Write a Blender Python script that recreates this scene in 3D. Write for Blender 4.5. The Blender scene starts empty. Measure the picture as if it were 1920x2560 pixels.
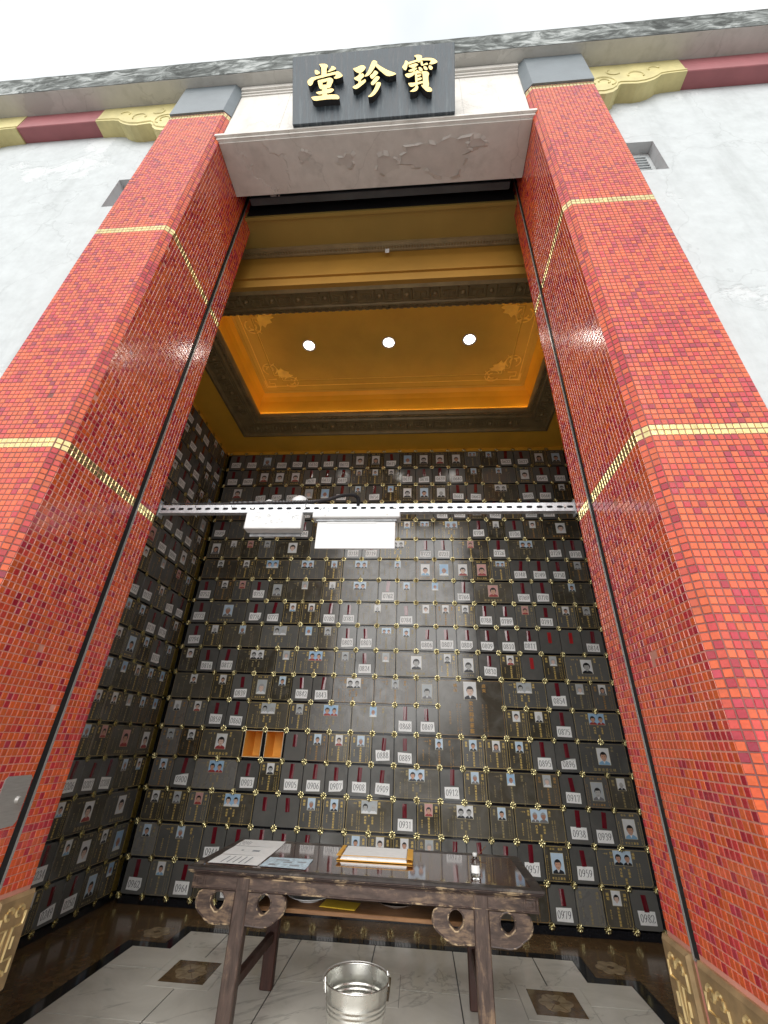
import bpy, bmesh, math, random
import numpy as np
from mathutils import Matrix, Vector
random.seed(7)
SC = bpy.context.scene
COL = SC.collection
# ------------------------------------------------------------------ camera
CAM_POS = (0.4016, -5.3602, 1.5236)
CAM_R = ((0.996776, 0.072767, 0.033814), (0.00529, -0.480092, 0.877202), (-0.080065, 0.874195, 0.478928))  # right, up, forward
cam_d = bpy.data.cameras.new('camera')
cam_d.sensor_fit = 'VERTICAL'
cam_d.sensor_height = 36.0
cam_d.lens = 1046.59 / 2560 * 36
cam_d.clip_start = 0.05
cam_d.clip_end = 2000
cam = bpy.data.objects.new('camera', cam_d)
r, u, f = [Vector(v) for v in CAM_R]
cam.matrix_world = Matrix(((r.x, u.x, -f.x, CAM_POS[0]), (r.y, u.y, -f.y, CAM_POS[1]), (r.z, u.z, -f.z, CAM_POS[2]), (0, 0, 0, 1)))
COL.objects.link(cam)
SC.camera = cam
# ------------------------------------------------------------------ world: bright overcast sky
W = bpy.data.worlds.new('World')
SC.world = W
W.use_nodes = True
nt = W.node_tree
nt.nodes.clear()
SUN_EL, SUN_AZ = math.radians(32), math.radians(-7)
sky = nt.nodes.new('ShaderNodeTexSky')
sky.sky_type = 'NISHITA'
sky.sun_disc = False
sky.sun_elevation = SUN_EL
sky.sun_rotation = math.pi + SUN_AZ
sky.air_density = 1.0
sky.dust_density = 4.0
hs = nt.nodes.new('ShaderNodeHueSaturation')
hs.inputs['Saturation'].default_value = 0.25
nt.links.new(sky.outputs[0], hs.inputs['Color'])
mixw = nt.nodes.new('ShaderNodeMix')
mixw.data_type = 'RGBA'
mixw.inputs[0].default_value = 0.86
nt.links.new(hs.outputs[0], mixw.inputs[6])
tcw = nt.nodes.new('ShaderNodeTexCoord')
nzw = nt.nodes.new('ShaderNodeTexNoise')
nzw.inputs['Scale'].default_value = 2.2
nzw.inputs['Detail'].default_value = 5
nt.links.new(tcw.outputs['Generated'], nzw.inputs['Vector'])
crw = nt.nodes.new('ShaderNodeValToRGB')
crw.color_ramp.elements[0].position = 0.35
crw.color_ramp.elements[0].color = (8.0, 8.5, 8.8, 1)
crw.color_ramp.elements[1].position = 0.6
crw.color_ramp.elements[1].color = (10.6, 10.7, 10.7, 1)
nt.links.new(nzw.outputs[0], crw.inputs[0])
nt.links.new(crw.outputs[0], mixw.inputs[7])
bg = nt.nodes.new('ShaderNodeBackground')
bg.inputs['Strength'].default_value = 0.06
nt.links.new(mixw.outputs[2], bg.inputs['Color'])
wo = nt.nodes.new('ShaderNodeOutputWorld')
nt.links.new(bg.outputs[0], wo.inputs[0])
# ------------------------------------------------------------------ veiled sun behind the camera
sd = bpy.data.lights.new('sun', 'SUN')
sd.energy = 1.5
sd.angle = math.radians(62)
sd.color = (1.0, 0.97, 0.93)
sun = bpy.data.objects.new('sun', sd)
sdir = Vector((math.sin(SUN_AZ) * math.cos(SUN_EL), -math.cos(SUN_AZ) * math.cos(SUN_EL), math.sin(SUN_EL)))
sun.rotation_euler = (-sdir).to_track_quat('-Z', 'Y').to_euler()
COL.objects.link(sun)
VS = SC.view_settings
VS.view_transform = 'Standard'
VS.look = 'None'
VS.exposure = 1.08
VS.gamma = 1
VS.use_curve_mapping = False
SC.cycles.max_bounces = 8
SC.cycles.diffuse_bounces = 4
SC.cycles.glossy_bounces = 4
SC.cycles.sample_clamp_indirect = 6
SC.cycles.use_denoising = True
# ------------------------------------------------------------------ object helpers
XC = 0.02           # middle of the doorway
def link(o, parent=None):
    COL.objects.link(o)
    if parent is not None:
        o.parent = parent
    return o
def tag(o, label=None, cat=None, group=None, kind=None):
    if label: o['label'] = label
    if cat: o['category'] = cat
    if group: o['group'] = group
    if kind: o['kind'] = kind
    return o
def empty(name, loc=(0, 0, 0), rz=0.0, label=None, cat=None, group=None, kind=None):
    o = bpy.data.objects.new(name, None)
    o.empty_display_size = 0.1
    o.location = loc
    o.rotation_euler = (0, 0, rz)
    link(o)
    return tag(o, label, cat, group, kind)
class MB:
    """collects faces of one mesh"""
    def __init__(s):
        s.v = []; s.f = []; s.m = []; s.c = []
    def face(s, pts, mat=0):
        n = len(s.v); s.v += [tuple(p) for p in pts]; s.f.append(tuple(range(n, n + len(pts)))); s.m.append(mat)
    def add(s, v, f, mat=0):
        n = len(s.v); s.v += [tuple(p) for p in v]
        for q in f:
            s.f.append(tuple(i + n for i in q)); s.m.append(mat)
    def box(s, x0, x1, y0, y1, z0, z1, mat=0):
        v = [(x0, y0, z0), (x1, y0, z0), (x1, y1, z0), (x0, y1, z0), (x0, y0, z1), (x1, y0, z1), (x1, y1, z1), (x0, y1, z1)]
        s.add(v, [(0, 3, 2, 1), (4, 5, 6, 7), (0, 1, 5, 4), (1, 2, 6, 5), (2, 3, 7, 6), (3, 0, 4, 7)], mat)
    def bbox(s, x0, x1, y0, y1, z0, z1, b=0.004, mat=0):
        """box with chamfered edges"""
        bm = bmesh.new()
        bmesh.ops.create_cube(bm, size=1)
        for v in bm.verts:
            v.co = Vector(((x0 + x1) / 2 + v.co.x * (x1 - x0), (y0 + y1) / 2 + v.co.y * (y1 - y0), (z0 + z1) / 2 + v.co.z * (z1 - z0)))
        bmesh.ops.bevel(bm, geom=bm.edges[:], offset=b, segments=1, affect='EDGES')
        bm.verts.index_update()
        s.add([v.co[:] for v in bm.verts], [tuple(v.index for v in q.verts) for q in bm.faces], mat)
        bm.free()
    def prism(s, poly, axis, a, b, mat=0, cap=True):
        """poly of 2D points extruded along axis 'x','y','z' from a to b"""
        def P(p, t):
            return {'x': (t, p[0], p[1]), 'y': (p[0], t, p[1]), 'z': (p[0], p[1], t)}[axis]
        n = len(poly)
        v = [P(p, a) for p in poly] + [P(p, b) for p in poly]
        fs = [(i, (i + 1) % n, n + (i + 1) % n, n + i) for i in range(n)]
        if cap:
            fs += [tuple(range(n - 1, -1, -1)), tuple(range(n, 2 * n))]
        s.add(v, fs, mat)
    def lathe(s, prof, cx, cy, seg=32, mat=0):
        v = []; fs = []
        for (rr, z) in prof:
            for k in range(seg):
                a = 2 * math.pi * k / seg
                v.append((cx + rr * math.cos(a), cy + rr * math.sin(a), z))
        for i in range(len(prof) - 1):
            for k in range(seg):
                k2 = (k + 1) % seg
                fs.append((i * seg + k, i * seg + k2, (i + 1) * seg + k2, (i + 1) * seg + k))
        s.add(v, fs, mat)
    def tube(s, path, rad, seg=8, mat=0, closed=False):
        path = [Vector(p) for p in path]
        n = len(path)
        rads = rad if isinstance(rad, (list, tuple)) else [rad] * n
        v = []; fs = []
        ref = Vector((0.123, 0.456, 0.88)).normalized()
        for i, p in enumerate(path):
            a = path[i - 1] if (i > 0 or closed) else p
            b = path[(i + 1) % n] if (i < n - 1 or closed) else p
            t = (b - a)
            if t.length < 1e-9: t = Vector((0, 0, 1))
            t.normalize()
            e1 = t.cross(ref)
            if e1.length < 1e-4: e1 = t.cross(Vector((1, 0, 0)))
            e1.normalize(); e2 = t.cross(e1)
            for k in range(seg):
                an = 2 * math.pi * k / seg
                v.append(p + (e1 * math.cos(an) + e2 * math.sin(an)) * rads[i])
        m = n if closed else n - 1
        for i in range(m):
            j = (i + 1) % n
            for k in range(seg):
                k2 = (k + 1) % seg
                fs.append((i * seg + k, i * seg + k2, j * seg + k2, j * seg + k))
        if not closed:
            fs += [tuple(range(seg - 1, -1, -1)), tuple((n - 1) * seg + k for k in range(seg))]
        s.add(v, fs, mat)
    def mesh(s, name, mats, smooth=False):
        me = bpy.data.meshes.new(name)
        me.from_pydata(s.v, [], s.f)
        for m in (mats if isinstance(mats, (list, tuple)) else [mats]):
            me.materials.append(m)
        if any(s.m):
            me.polygons.foreach_set('material_index', s.m)
        if smooth:
            me.polygons.foreach_set('use_smooth', [True] * len(s.f))
        me.update()
        return me
    def build(s, name, mats, parent=None, smooth=False, loc=None, rot=None, fix=True):
        me = s.mesh(name, mats, smooth)
        if fix:
            bm = bmesh.new(); bm.from_mesh(me)
            bmesh.ops.recalc_face_normals(bm, faces=bm.faces)
            bm.to_mesh(me); bm.free()
        o = bpy.data.objects.new(name, me)
        if loc: o.location = loc
        if rot: o.rotation_euler = rot
        return link(o, parent)
def inst(name, me, parent, loc=(0, 0, 0), rot=(0, 0, 0)):
    o = bpy.data.objects.new(name, me)
    o.location = loc; o.rotation_euler = rot
    return link(o, parent)
def autosmooth(o, ang=35):
    me = o.data
    me.polygons.foreach_set('use_smooth', [True] * len(me.polygons))
    me.set_sharp_from_angle(angle=math.radians(ang))
    return o
# ------------------------------------------------------------------ materials
def _nodes(name):
    m = bpy.data.materials.new(name)
    m.use_nodes = True
    t = m.node_tree
    b = t.nodes.get('Principled BSDF')
    return m, t, b
def _coord(t, scale=(1, 1, 1), world=True):
    if world:
        g = t.nodes.new('ShaderNodeNewGeometry'); src = g.outputs['Position']
    else:
        g = t.nodes.new('ShaderNodeTexCoord'); src = g.outputs['Object']
    mp = t.nodes.new('ShaderNodeMapping')
    mp.inputs['Scale'].default_value = scale
    t.links.new(src, mp.inputs['Vector'])
    return mp.outputs[0]
def _noise(t, vec, scale, detail=4, rough=0.55, dist=0.0):
    n = t.nodes.new('ShaderNodeTexNoise')
    n.inputs['Scale'].default_value = scale
    n.inputs['Detail'].default_value = detail
    n.inputs['Roughness'].default_value = rough
    n.inputs['Distortion'].default_value = dist
    t.links.new(vec, n.inputs['Vector'])
    return n.outputs[0]
def _ramp(t, fac, stops):
    r_ = t.nodes.new('ShaderNodeValToRGB')
    e = r_.color_ramp.elements
    while len(e) < len(stops): e.new(0.5)
    for k, (p, c) in enumerate(stops):
        e[k].position = p
        e[k].color = (c, c, c, 1) if isinstance(c, (int, float)) else (*c, 1)
    t.links.new(fac, r_.inputs[0])
    return r_.outputs[0]
def _mix(t, fac, a, b, mode='MIX'):
    m = t.nodes.new('ShaderNodeMix'); m.data_type = 'RGBA'; m.blend_type = mode
    for k, x in ((0, fac), (6, a), (7, b)):
        if hasattr(x, 'is_linked'): t.links.new(x, m.inputs[k])
        elif k == 0: m.inputs[0].default_value = x
        else: m.inputs[k].default_value = (*x, 1)
    return m.outputs[2]
def _math(t, op, a, b=None):
    m = t.nodes.new('ShaderNodeMath'); m.operation = op
    for k, x in ((0, a), (1, b)):
        if x is None: continue
        if hasattr(x, 'is_linked'): t.links.new(x, m.inputs[k])
        else: m.inputs[k].default_value = x
    return m.outputs[0]
def _bump(t, b, height, strength=0.3, dist=0.01, normal=None):
    n = t.nodes.new('ShaderNodeBump')
    n.inputs['Strength'].default_value = strength
    n.inputs['Distance'].default_value = dist
    t.links.new(height, n.inputs['Height'])
    if normal is not None: t.links.new(normal, n.inputs['Normal'])
    t.links.new(n.outputs[0], b.inputs['Normal'])
    return n.outputs[0]
def sc_(c, k): return tuple(min(1, max(0, x * k)) for x in c)
def pm(name, col, rough=0.5, metal=0.0, var=0.15, scale=8.0, bump=0.0, bscale=40.0, coat=0.0, spec=0.5, stretch=(1, 1, 1), world=True, objvar=0.0, rvar=0.0):
    m, t, b = _nodes(name)
    vec = _coord(t, stretch, world)
    n = _noise(t, vec, scale)
    c = _ramp(t, n, [(0.3, sc_(col, 1 - var)), (0.7, sc_(col, 1 + var))])
    if objvar:
        oi = t.nodes.new('ShaderNodeObjectInfo')
        c = _mix(t, 1.0, c, _ramp(t, oi.outputs['Random'], [(0, 1 - objvar), (1, 1 + 0 * objvar)]), 'MULTIPLY')
    t.links.new(c, b.inputs['Base Color'])
    b.inputs['Metallic'].default_value = metal
    b.inputs['Specular IOR Level'].default_value = spec
    b.inputs['Coat Weight'].default_value = coat
    b.inputs['Coat Roughness'].default_value = 0.08
    if rvar:
        t.links.new(_ramp(t, _noise(t, vec, scale * 1.7), [(0.3, max(0.02, rough - rvar)), (0.7, min(1, rough + rvar))]), b.inputs['Roughness'])
    else:
        b.inputs['Roughness'].default_value = rough
    if bump:
        _bump(t, b, _noise(t, vec, bscale, 5), bump, 0.01)
    return m
def plaster(name, col, dirty, patch=(0.46, 0.5), pscale=1.3, patch_col=None, bump=0.35):
    """old painted render with flaking layers and grime"""
    m, t, b = _nodes(name)
    vec = _coord(t)
    big = _noise(t, vec, pscale, 7, 0.62, 0.3)
    mask = _ramp(t, big, [(patch[0], 0.0), (patch[1], 1.0)])
    fine = _noise(t, vec, 9, 6, 0.6)
    c0 = _ramp(t, fine, [(0.3, sc_(col, 0.9)), (0.7, sc_(col, 1.04))])
    c1 = patch_col or sc_(col, 0.86)
    c = _mix(t, mask, c0, c1)
    vs = _coord(t, (2.2, 2.2, 0.35))
    st = _ramp(t, _noise(t, vs, 2.0, 6, 0.65), [(0.52, 0.0), (0.78, 1.0)])
    c = _mix(t, _math(t, 'MULTIPLY', st, 0.5), c, dirty)
    crk = t.nodes.new('ShaderNodeTexVoronoi'); crk.feature = 'DISTANCE_TO_EDGE'; crk.inputs['Scale'].default_value = 0.9
    wv = t.nodes.new('ShaderNodeVectorMath'); wv.operation = 'MULTIPLY_ADD'
    nzc = t.nodes.new('ShaderNodeTexNoise'); nzc.inputs['Scale'].default_value = 3.0; nzc.inputs['Detail'].default_value = 5
    t.links.new(vec, nzc.inputs['Vector']); t.links.new(nzc.outputs['Color'], wv.inputs[0]); wv.inputs[1].default_value = (0.5, 0.5, 0.5); t.links.new(vec, wv.inputs[2])
    t.links.new(wv.outputs[0], crk.inputs['Vector'])
    ck = _ramp(t, crk.outputs['Distance'], [(0.0, 1.0), (0.006, 0.0)])
    c = _mix(t, _math(t, 'MULTIPLY', ck, 0.22), c, sc_(dirty, 0.5))
    t.links.new(c, b.inputs['Base Color'])
    b.inputs['Roughness'].default_value = 0.85
    h = _math(t, 'ADD', _math(t, 'MULTIPLY', mask, -0.7), _math(t, 'MULTIPLY', fine, 0.35))
    h = _math(t, 'ADD', h, _math(t, 'MULTIPLY', _noise(t, vec, 2.5, 3), 0.9))
    _bump(t, b, h, bump, 0.012)
    return m
M = {}
M['plaster'] = plaster('white_plaster', (0.485, 0.515, 0.525), (0.31, 0.33, 0.33), patch=(0.57, 0.615), pscale=1.2, patch_col=(0.545, 0.57, 0.58), bump=0.9)
M['beam'] = plaster('beam_paint', (0.66, 0.635, 0.595), (0.34, 0.32, 0.29), patch=(0.60, 0.61), pscale=1.0, patch_col=(0.62, 0.59, 0.55), bump=0.5)
M['soffit'] = plaster('soffit_paint', (0.50, 0.49, 0.46), (0.26, 0.24, 0.20), patch=(0.6, 0.62), pscale=1.6, bump=0.3)
M['primer'] = plaster('bare_render', (0.60, 0.565, 0.525), (0.48, 0.45, 0.41), patch=(0.7, 0.8), bump=0.2)
def weathered():
    m, t, b = _nodes('algae_concrete')
    vec = _coord(t, (1.0, 1.0, 1.6))
    n1 = _noise(t, vec, 3.4, 10, 0.66, 1.6)
    n2 = _noise(t, _coord(t, (0.6, 1, 1)), 1.6, 4, 0.6)
    k = _math(t, 'ADD', _math(t, 'MULTIPLY', n1, 0.8), _math(t, 'MULTIPLY', n2, 0.3))
    c = _ramp(t, k, [(0.43, (0.025, 0.029, 0.027)), (0.51, (0.075, 0.083, 0.079)), (0.575, (0.165, 0.18, 0.175)), (0.66, (0.38, 0.40, 0.395))])
    sp = t.nodes.new('ShaderNodeSeparateXYZ'); g = t.nodes.new('ShaderNodeNewGeometry'); t.links.new(g.outputs['Position'], sp.inputs[0])
    zed = _math(t, 'ADD', sp.outputs[2], _math(t, 'MULTIPLY', n1, 0.10))
    top = _ramp(t, _math(t, 'SUBTRACT', zed, 7.0), [(0.70, 0.0), (0.76, 1.0)])
    c = _mix(t, _math(t, 'MULTIPLY', top, 0.75), c, (0.045, 0.05, 0.045))
    t.links.new(c, b.inputs['Base Color'])
    b.inputs['Roughness'].default_value = 0.95
    _bump(t, b, n1, 0.6, 0.02)
    return m
M['weathered'] = weathered()
M['slate'] = pm('slate_stone', (0.135, 0.16, 0.178), 0.38, var=0.12, scale=5, bump=0.06)
M['corbel'] = pm('yellow_corbel_paint', (0.54, 0.475, 0.22), 0.55, var=0.16, scale=6, bump=0.25, bscale=18)
M['maroon'] = pm('maroon_paint', (0.30, 0.095, 0.105), 0.5, var=0.12, scale=4, bump=0.12, bscale=14)
def signboard():
    m, t, b = _nodes('weathered_black_lacquer')
    tc = t.nodes.new('ShaderNodeTexCoord')
    mp = t.nodes.new('ShaderNodeMapping'); mp.inputs['Scale'].default_value = (9, 1, 1.1)
    t.links.new(tc.outputs['Object'], mp.inputs['Vector'])
    n = _noise(t, mp.outputs[0], 4.0, 7, 0.62)
    sp = t.nodes.new('ShaderNodeSeparateXYZ'); t.links.new(tc.outputs['Object'], sp.inputs[0])
    k = _math(t, 'ADD', n, _math(t, 'MULTIPLY', sp.outputs[2], -0.12))
    c = _ramp(t, k, [(0.38, (0.030, 0.043, 0.056)), (0.52, (0.072, 0.094, 0.112)), (0.64, (0.15, 0.175, 0.19))])
    t.links.new(c, b.inputs['Base Color'])
    t.links.new(_ramp(t, n, [(0.3, 0.35), (0.7, 0.7)]), b.inputs['Roughness'])
    _bump(t, b, n, 0.12, 0.01)
    return m
M['signboard'] = signboard()
M['gold_leaf'] = pm('gold_leaf', (0.78, 0.60, 0.24), 0.42, metal=0.35, var=0.12, scale=14)
M['letter_side'] = pm('letter_side', (0.03, 0.034, 0.036), 0.6)
def tile_mat():
    m, t, b = _nodes('glazed_mosaic')
    a = t.nodes.new('ShaderNodeAttribute'); a.attribute_name = 'tile_color'
    vec = _coord(t)
    n = _noise(t, vec, 90, 3)
    c = _mix(t, 0.35, a.outputs['Color'], _ramp(t, n, [(0.3, 0.6), (0.7, 1.2)]), 'MULTIPLY')
    gr = _ramp(t, _noise(t, _coord(t, (1.5, 1.5, 0.5)), 1.6, 5), [(0.55, 0.0), (0.85, 0.22)])
    c = _mix(t, gr, c, (0.30, 0.10, 0.06))
    t.links.new(c, b.inputs['Base Color'])
    t.links.new(_ramp(t, _noise(t, vec, 30, 3), [(0.3, 0.12), (0.7, 0.22)]), b.inputs['Roughness'])
    b.inputs['Specular IOR Level'].default_value = 0.9
    _bump(t, b, _noise(t, vec, 60, 2), 0.10, 0.004)
    return m
M['tile'] = tile_mat()
M['goldtile'] = pm('gold_glass_tile', (0.84, 0.70, 0.34), 0.16, metal=0.85, var=0.2, scale=30, bump=0.08, bscale=70)
M['grout'] = pm('pink_grout', (0.64, 0.285, 0.215), 0.9, var=0.25, scale=2.2)
M['grout_dark'] = pm('brown_grout', (0.21, 0.085, 0.075), 0.9, var=0.25, scale=2.2)
M['bronze'] = pm('bronze_cast', (0.42, 0.29, 0.15), 0.42, metal=0.5, var=0.25, scale=14, bump=0.15, bscale=40)
M['bronze_hi'] = pm('polished_bronze', (0.74, 0.57, 0.28), 0.3, metal=0.7, var=0.15, scale=20)
M['black'] = pm('black_slot', (0.008, 0.008, 0.009), 0.6)
M['blackstone'] = pm('black_granite', (0.010, 0.011, 0.014), 0.1, var=0.3, scale=60)
M['steel'] = pm('brushed_steel', (0.50, 0.49, 0.47), 0.36, metal=0.6, var=0.1, scale=20, bump=0.05, stretch=(1, 1, 12))
M['galv'] = pm('galvanised_steel', (0.46, 0.48, 0.50), 0.42, metal=0.55, var=0.2, scale=30, bump=0.05)
M['shutter'] = pm('shutter_steel', (0.10, 0.115, 0.13), 0.45, metal=0.4, var=0.2, scale=5)
M['ochre'] = pm('ochre_ceiling_paint', (0.80, 0.42, 0.035), 0.55, var=0.10, scale=2.0, bump=0.05)  # ochre lifted to carry a glow on the outer strip, no lamp there
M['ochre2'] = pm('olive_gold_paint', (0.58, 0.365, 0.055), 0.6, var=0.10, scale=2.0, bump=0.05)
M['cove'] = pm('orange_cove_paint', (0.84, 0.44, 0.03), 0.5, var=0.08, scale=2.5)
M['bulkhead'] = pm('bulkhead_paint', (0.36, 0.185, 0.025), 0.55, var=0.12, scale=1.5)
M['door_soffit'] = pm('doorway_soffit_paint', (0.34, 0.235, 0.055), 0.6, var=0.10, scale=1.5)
M['frieze'] = pm('dark_gilt_frieze', (0.25, 0.18, 0.08), 0.38, metal=0.15, var=0.2, scale=8)
M['gilt'] = pm('gilt_line', (0.95, 0.62, 0.12), 0.4, metal=0.1, var=0.15, scale=10)
M['white_plastic'] = pm('white_plastic', (0.58, 0.585, 0.58), 0.35, var=0.03)
M['grimy_white'] = pm('grimy_white_enamel', (0.58, 0.59, 0.585), 0.4, var=0.07, scale=16)
M['black_plastic'] = pm('black_plastic', (0.02, 0.02, 0.022), 0.4)
M['paper'] = pm('paper', (0.82, 0.825, 0.82), 0.7, var=0.05, scale=25, world=True)
M['ink'] = pm('ink', (0.04, 0.045, 0.06), 0.7)
M['ink_soft'] = pm('faded_ink', (0.28, 0.30, 0.33), 0.7)
M['bluepaper'] = pm('pale_blue_print', (0.50, 0.62, 0.70), 0.6, var=0.35, scale=40)
M['orange_cover'] = pm('orange_cover', (0.72, 0.38, 0.06), 0.6, var=0.08)
M['yellow_env'] = pm('yellow_envelope', (0.68, 0.46, 0.03), 0.65, var=0.08)
M['china'] = pm('white_china', (0.78, 0.79, 0.80), 0.15, var=0.02, coat=0.5)
M['dark_glaze'] = pm('dark_glaze', (0.03, 0.035, 0.045), 0.2, var=0.1)
def door_mat(name, c_lo, c_hi, r0, r1):
    m, t, b = _nodes(name)
    oi = t.nodes.new('ShaderNodeObjectInfo')
    tc = t.nodes.new('ShaderNodeTexCoord')
    va = t.nodes.new('ShaderNodeVectorMath'); va.operation = 'ADD'
    t.links.new(tc.outputs['Object'], va.inputs[0])
    mu = t.nodes.new('ShaderNodeVectorMath'); mu.operation = 'SCALE'
    cb = t.nodes.new('ShaderNodeCombineXYZ'); cb.inputs[0].default_value = 7; cb.inputs[1].default_value = 13; cb.inputs[2].default_value = 5
    t.links.new(cb.outputs[0], mu.inputs[0]); t.links.new(oi.outputs['Random'], mu.inputs['Scale']); t.links.new(mu.outputs[0], va.inputs[1])
    n = _noise(t, va.outputs[0], 7, 6, 0.6, 0.6)
    c = _mix(t, oi.outputs['Random'], c_lo, c_hi)
    dust = _ramp(t, n, [(0.42, 0.0), (0.75, 0.45)])
    c = _mix(t, dust, c, (0.155, 0.148, 0.135))
    t.links.new(c, b.inputs['Base Color'])
    t.links.new(_ramp(t, n, [(0.35, r0), (0.7, r1)]), b.inputs['Roughness'])
    b.inputs['Specular IOR Level'].default_value = 0.6
    return m
M['door_grey'] = door_mat('polished_grey_granite', (0.084, 0.084, 0.080), (0.128, 0.128, 0.121), 0.10, 0.24)
M['door_brown'] = door_mat('polished_brown_granite', (0.042, 0.037, 0.026), (0.096, 0.087, 0.068), 0.10, 0.24)
M['door_dusty'] = door_mat('dusty_grey_granite', (0.13, 0.13, 0.125), (0.19, 0.185, 0.175), 0.2, 0.4)
M['brass'] = pm('aged_brass', (0.62, 0.55, 0.29), 0.26, metal=1.0, var=0.2, scale=60)
M['gold_bright'] = pm('bright_gold_fill', (0.66, 0.47, 0.13), 0.5, metal=0.2, var=0.2, scale=60)
M['gold_faded'] = pm('faded_gold_fill', (0.34, 0.265, 0.11), 0.55, metal=0.1, var=0.35, scale=40)
M['gold_orange'] = pm('orange_gold_fill', (0.42, 0.22, 0.04), 0.55, metal=0.1, var=0.3, scale=50)
M['gold_strip'] = pm('hammered_gold', (0.42, 0.30, 0.07), 0.35, metal=0.7, var=0.4, scale=60, bump=0.5, bscale=90)
M['tape'] = pm('red_cellophane', (0.125, 0.006, 0.014), 0.16, var=0.2, scale=20, coat=0.9)
M['tape_bright'] = pm('red_tape', (0.33, 0.010, 0.012), 0.35, var=0.1)
M['niche_in'] = pm('orange_niche_lining', (0.95, 0.50, 0.09), 0.6, var=0.1)
M['niche_rim'] = pm('niche_rim', (0.68, 0.6, 0.45), 0.6)
for k, c in dict(bg_blue=(0.32, 0.50, 0.70), bg_white=(0.68, 0.69, 0.70), bg_grey=(0.40, 0.43, 0.45), bg_pink=(0.55, 0.30, 0.28), bg_sky=(0.48, 0.61, 0.74),
                 skin=(0.52, 0.30, 0.21), skin_pale=(0.62, 0.45, 0.37), skin_tan=(0.36, 0.18, 0.12), grey_skin=(0.40, 0.40, 0.39), hair=(0.012, 0.011, 0.012), hair_grey=(0.33, 0.33, 0.33),
                 suit=(0.018, 0.02, 0.026), shirt=(0.70, 0.72, 0.74), red_cloth=(0.30, 0.04, 0.04), blue_cloth=(0.22, 0.40, 0.58), grey_cloth=(0.16, 0.16, 0.17), frame_gold=(0.52, 0.45, 0.28)).items():
    M[k] = pm(k, c, 0.35, var=0.06, scale=20)
def marble():
    m, t, b = _nodes('pale_marble')
    vec = _coord(t)
    n = _noise(t, vec, 2.2, 8, 0.62, 1.2)
    c = _ramp(t, n, [(0.25, (0.42, 0.40, 0.35)), (0.42, (0.58, 0.555, 0.495)), (0.7, (0.68, 0.655, 0.59))])
    v = _noise(t, vec, 0.55, 7, 0.6, 1.6)
    vein = _ramp(t, v, [(0.49, 0.0), (0.5, 0.45), (0.51, 0.0)])
    c = _mix(t, vein, c, (0.22, 0.21, 0.19))
    t.links.new(c, b.inputs['Base Color'])
    t.links.new(_ramp(t, n, [(0.3, 0.14), (0.7, 0.26)]), b.inputs['Roughness'])
    return m
M['marble'] = marble()
def brownstone():
    m, t, b = _nodes('brown_marble')
    vec = _coord(t)
    n = _noise(t, vec, 14, 8, 0.7, 0.6)
    n2 = _noise(t, vec, 2.0, 4)
    c = _ramp(t, _math(t, 'ADD', _math(t, 'MULTIPLY', n, 0.7), _math(t, 'MULTIPLY', n2, 0.3)), [(0.35, (0.075, 0.043, 0.019)), (0.5, (0.115, 0.068, 0.030)), (0.65, (0.165, 0.105, 0.052))])
    t.links.new(c, b.inputs['Base Color'])
    b.inputs['Roughness'].default_value = 0.15
    b.inputs['Specular IOR Level'].default_value = 0.4
    return m
M['brown'] = brownstone()
M['inlay'] = pm('beige_stone_inlay', (0.27, 0.20, 0.115), 0.22, var=0.3, scale=18)
M['paving'] = pm('grey_granite_paving', (0.35, 0.34, 0.325), 0.8, var=0.25, scale=3.0, bump=0.15, bscale=60)
def wood(name, dark, mid, pale, wear=(0.56, 0.66), rough=0.5, stretch=(1.2, 9, 9), coat=0.0):
    m, t, b = _nodes(name)
    vec = _coord(t, stretch, world=False)
    n = _noise(t, vec, 5, 8, 0.65, 0.5)
    w = _noise(t, _coord(t, (1, 1, 1), world=False), 4.2, 8, 0.7, 0.4)
    c = _ramp(t, n, [(0.32, dark), (0.68, mid)])
    wm = _math(t, 'ADD', _math(t, 'MULTIPLY', n, 0.45), _math(t, 'MULTIPLY', w, 0.6))
    c = _mix(t, _ramp(t, wm, [(wear[0], 0.0), (wear[1], 0.85)]), c, pale)
    t.links.new(c, b.inputs['Base Color'])
    t.links.new(_ramp(t, w, [(0.3, rough - 0.12), (0.7, rough + 0.15)]), b.inputs['Roughness'])
    b.inputs['Coat Weight'].default_value = coat
    b.inputs['Coat Roughness'].default_value = 0.03
    _bump(t, b, n, 0.25, 0.004)
    return m
M['wood_x'] = wood('worn_dark_wood_rail', (0.030, 0.018, 0.014), (0.102, 0.066, 0.052), (0.30, 0.20, 0.115), wear=(0.53, 0.70), stretch=(1.6, 6, 6))
M['wood_z'] = wood('worn_dark_wood_post', (0.030, 0.018, 0.014), (0.102, 0.066, 0.052), (0.30, 0.20, 0.115), wear=(0.53, 0.70), stretch=(6, 6, 1.3))
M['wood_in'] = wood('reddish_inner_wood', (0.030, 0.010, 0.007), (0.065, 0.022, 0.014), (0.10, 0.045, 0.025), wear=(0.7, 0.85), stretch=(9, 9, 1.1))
M['wood_shelf'] = wood('bare_shelf_plank', (0.17, 0.08, 0.032), (0.31, 0.155, 0.062), (0.40, 0.23, 0.11), wear=(0.6, 0.75))
M['wood_edge'] = wood('chipped_table_edge', (0.030, 0.018, 0.016), (0.075, 0.048, 0.040), (0.50, 0.37, 0.22), wear=(0.525, 0.60), stretch=(2.5, 8, 8))
M['wood_top'] = wood('dull_table_frame', (0.018, 0.014, 0.013), (0.05, 0.038, 0.034), (0.20, 0.17, 0.14), wear=(0.57, 0.66), rough=0.45, stretch=(3, 3, 3))
M['lacquer'] = pm('glossy_table_lacquer', (0.075, 0.028, 0.020), 0.04, var=0.15, scale=3, coat=1.0)
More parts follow.
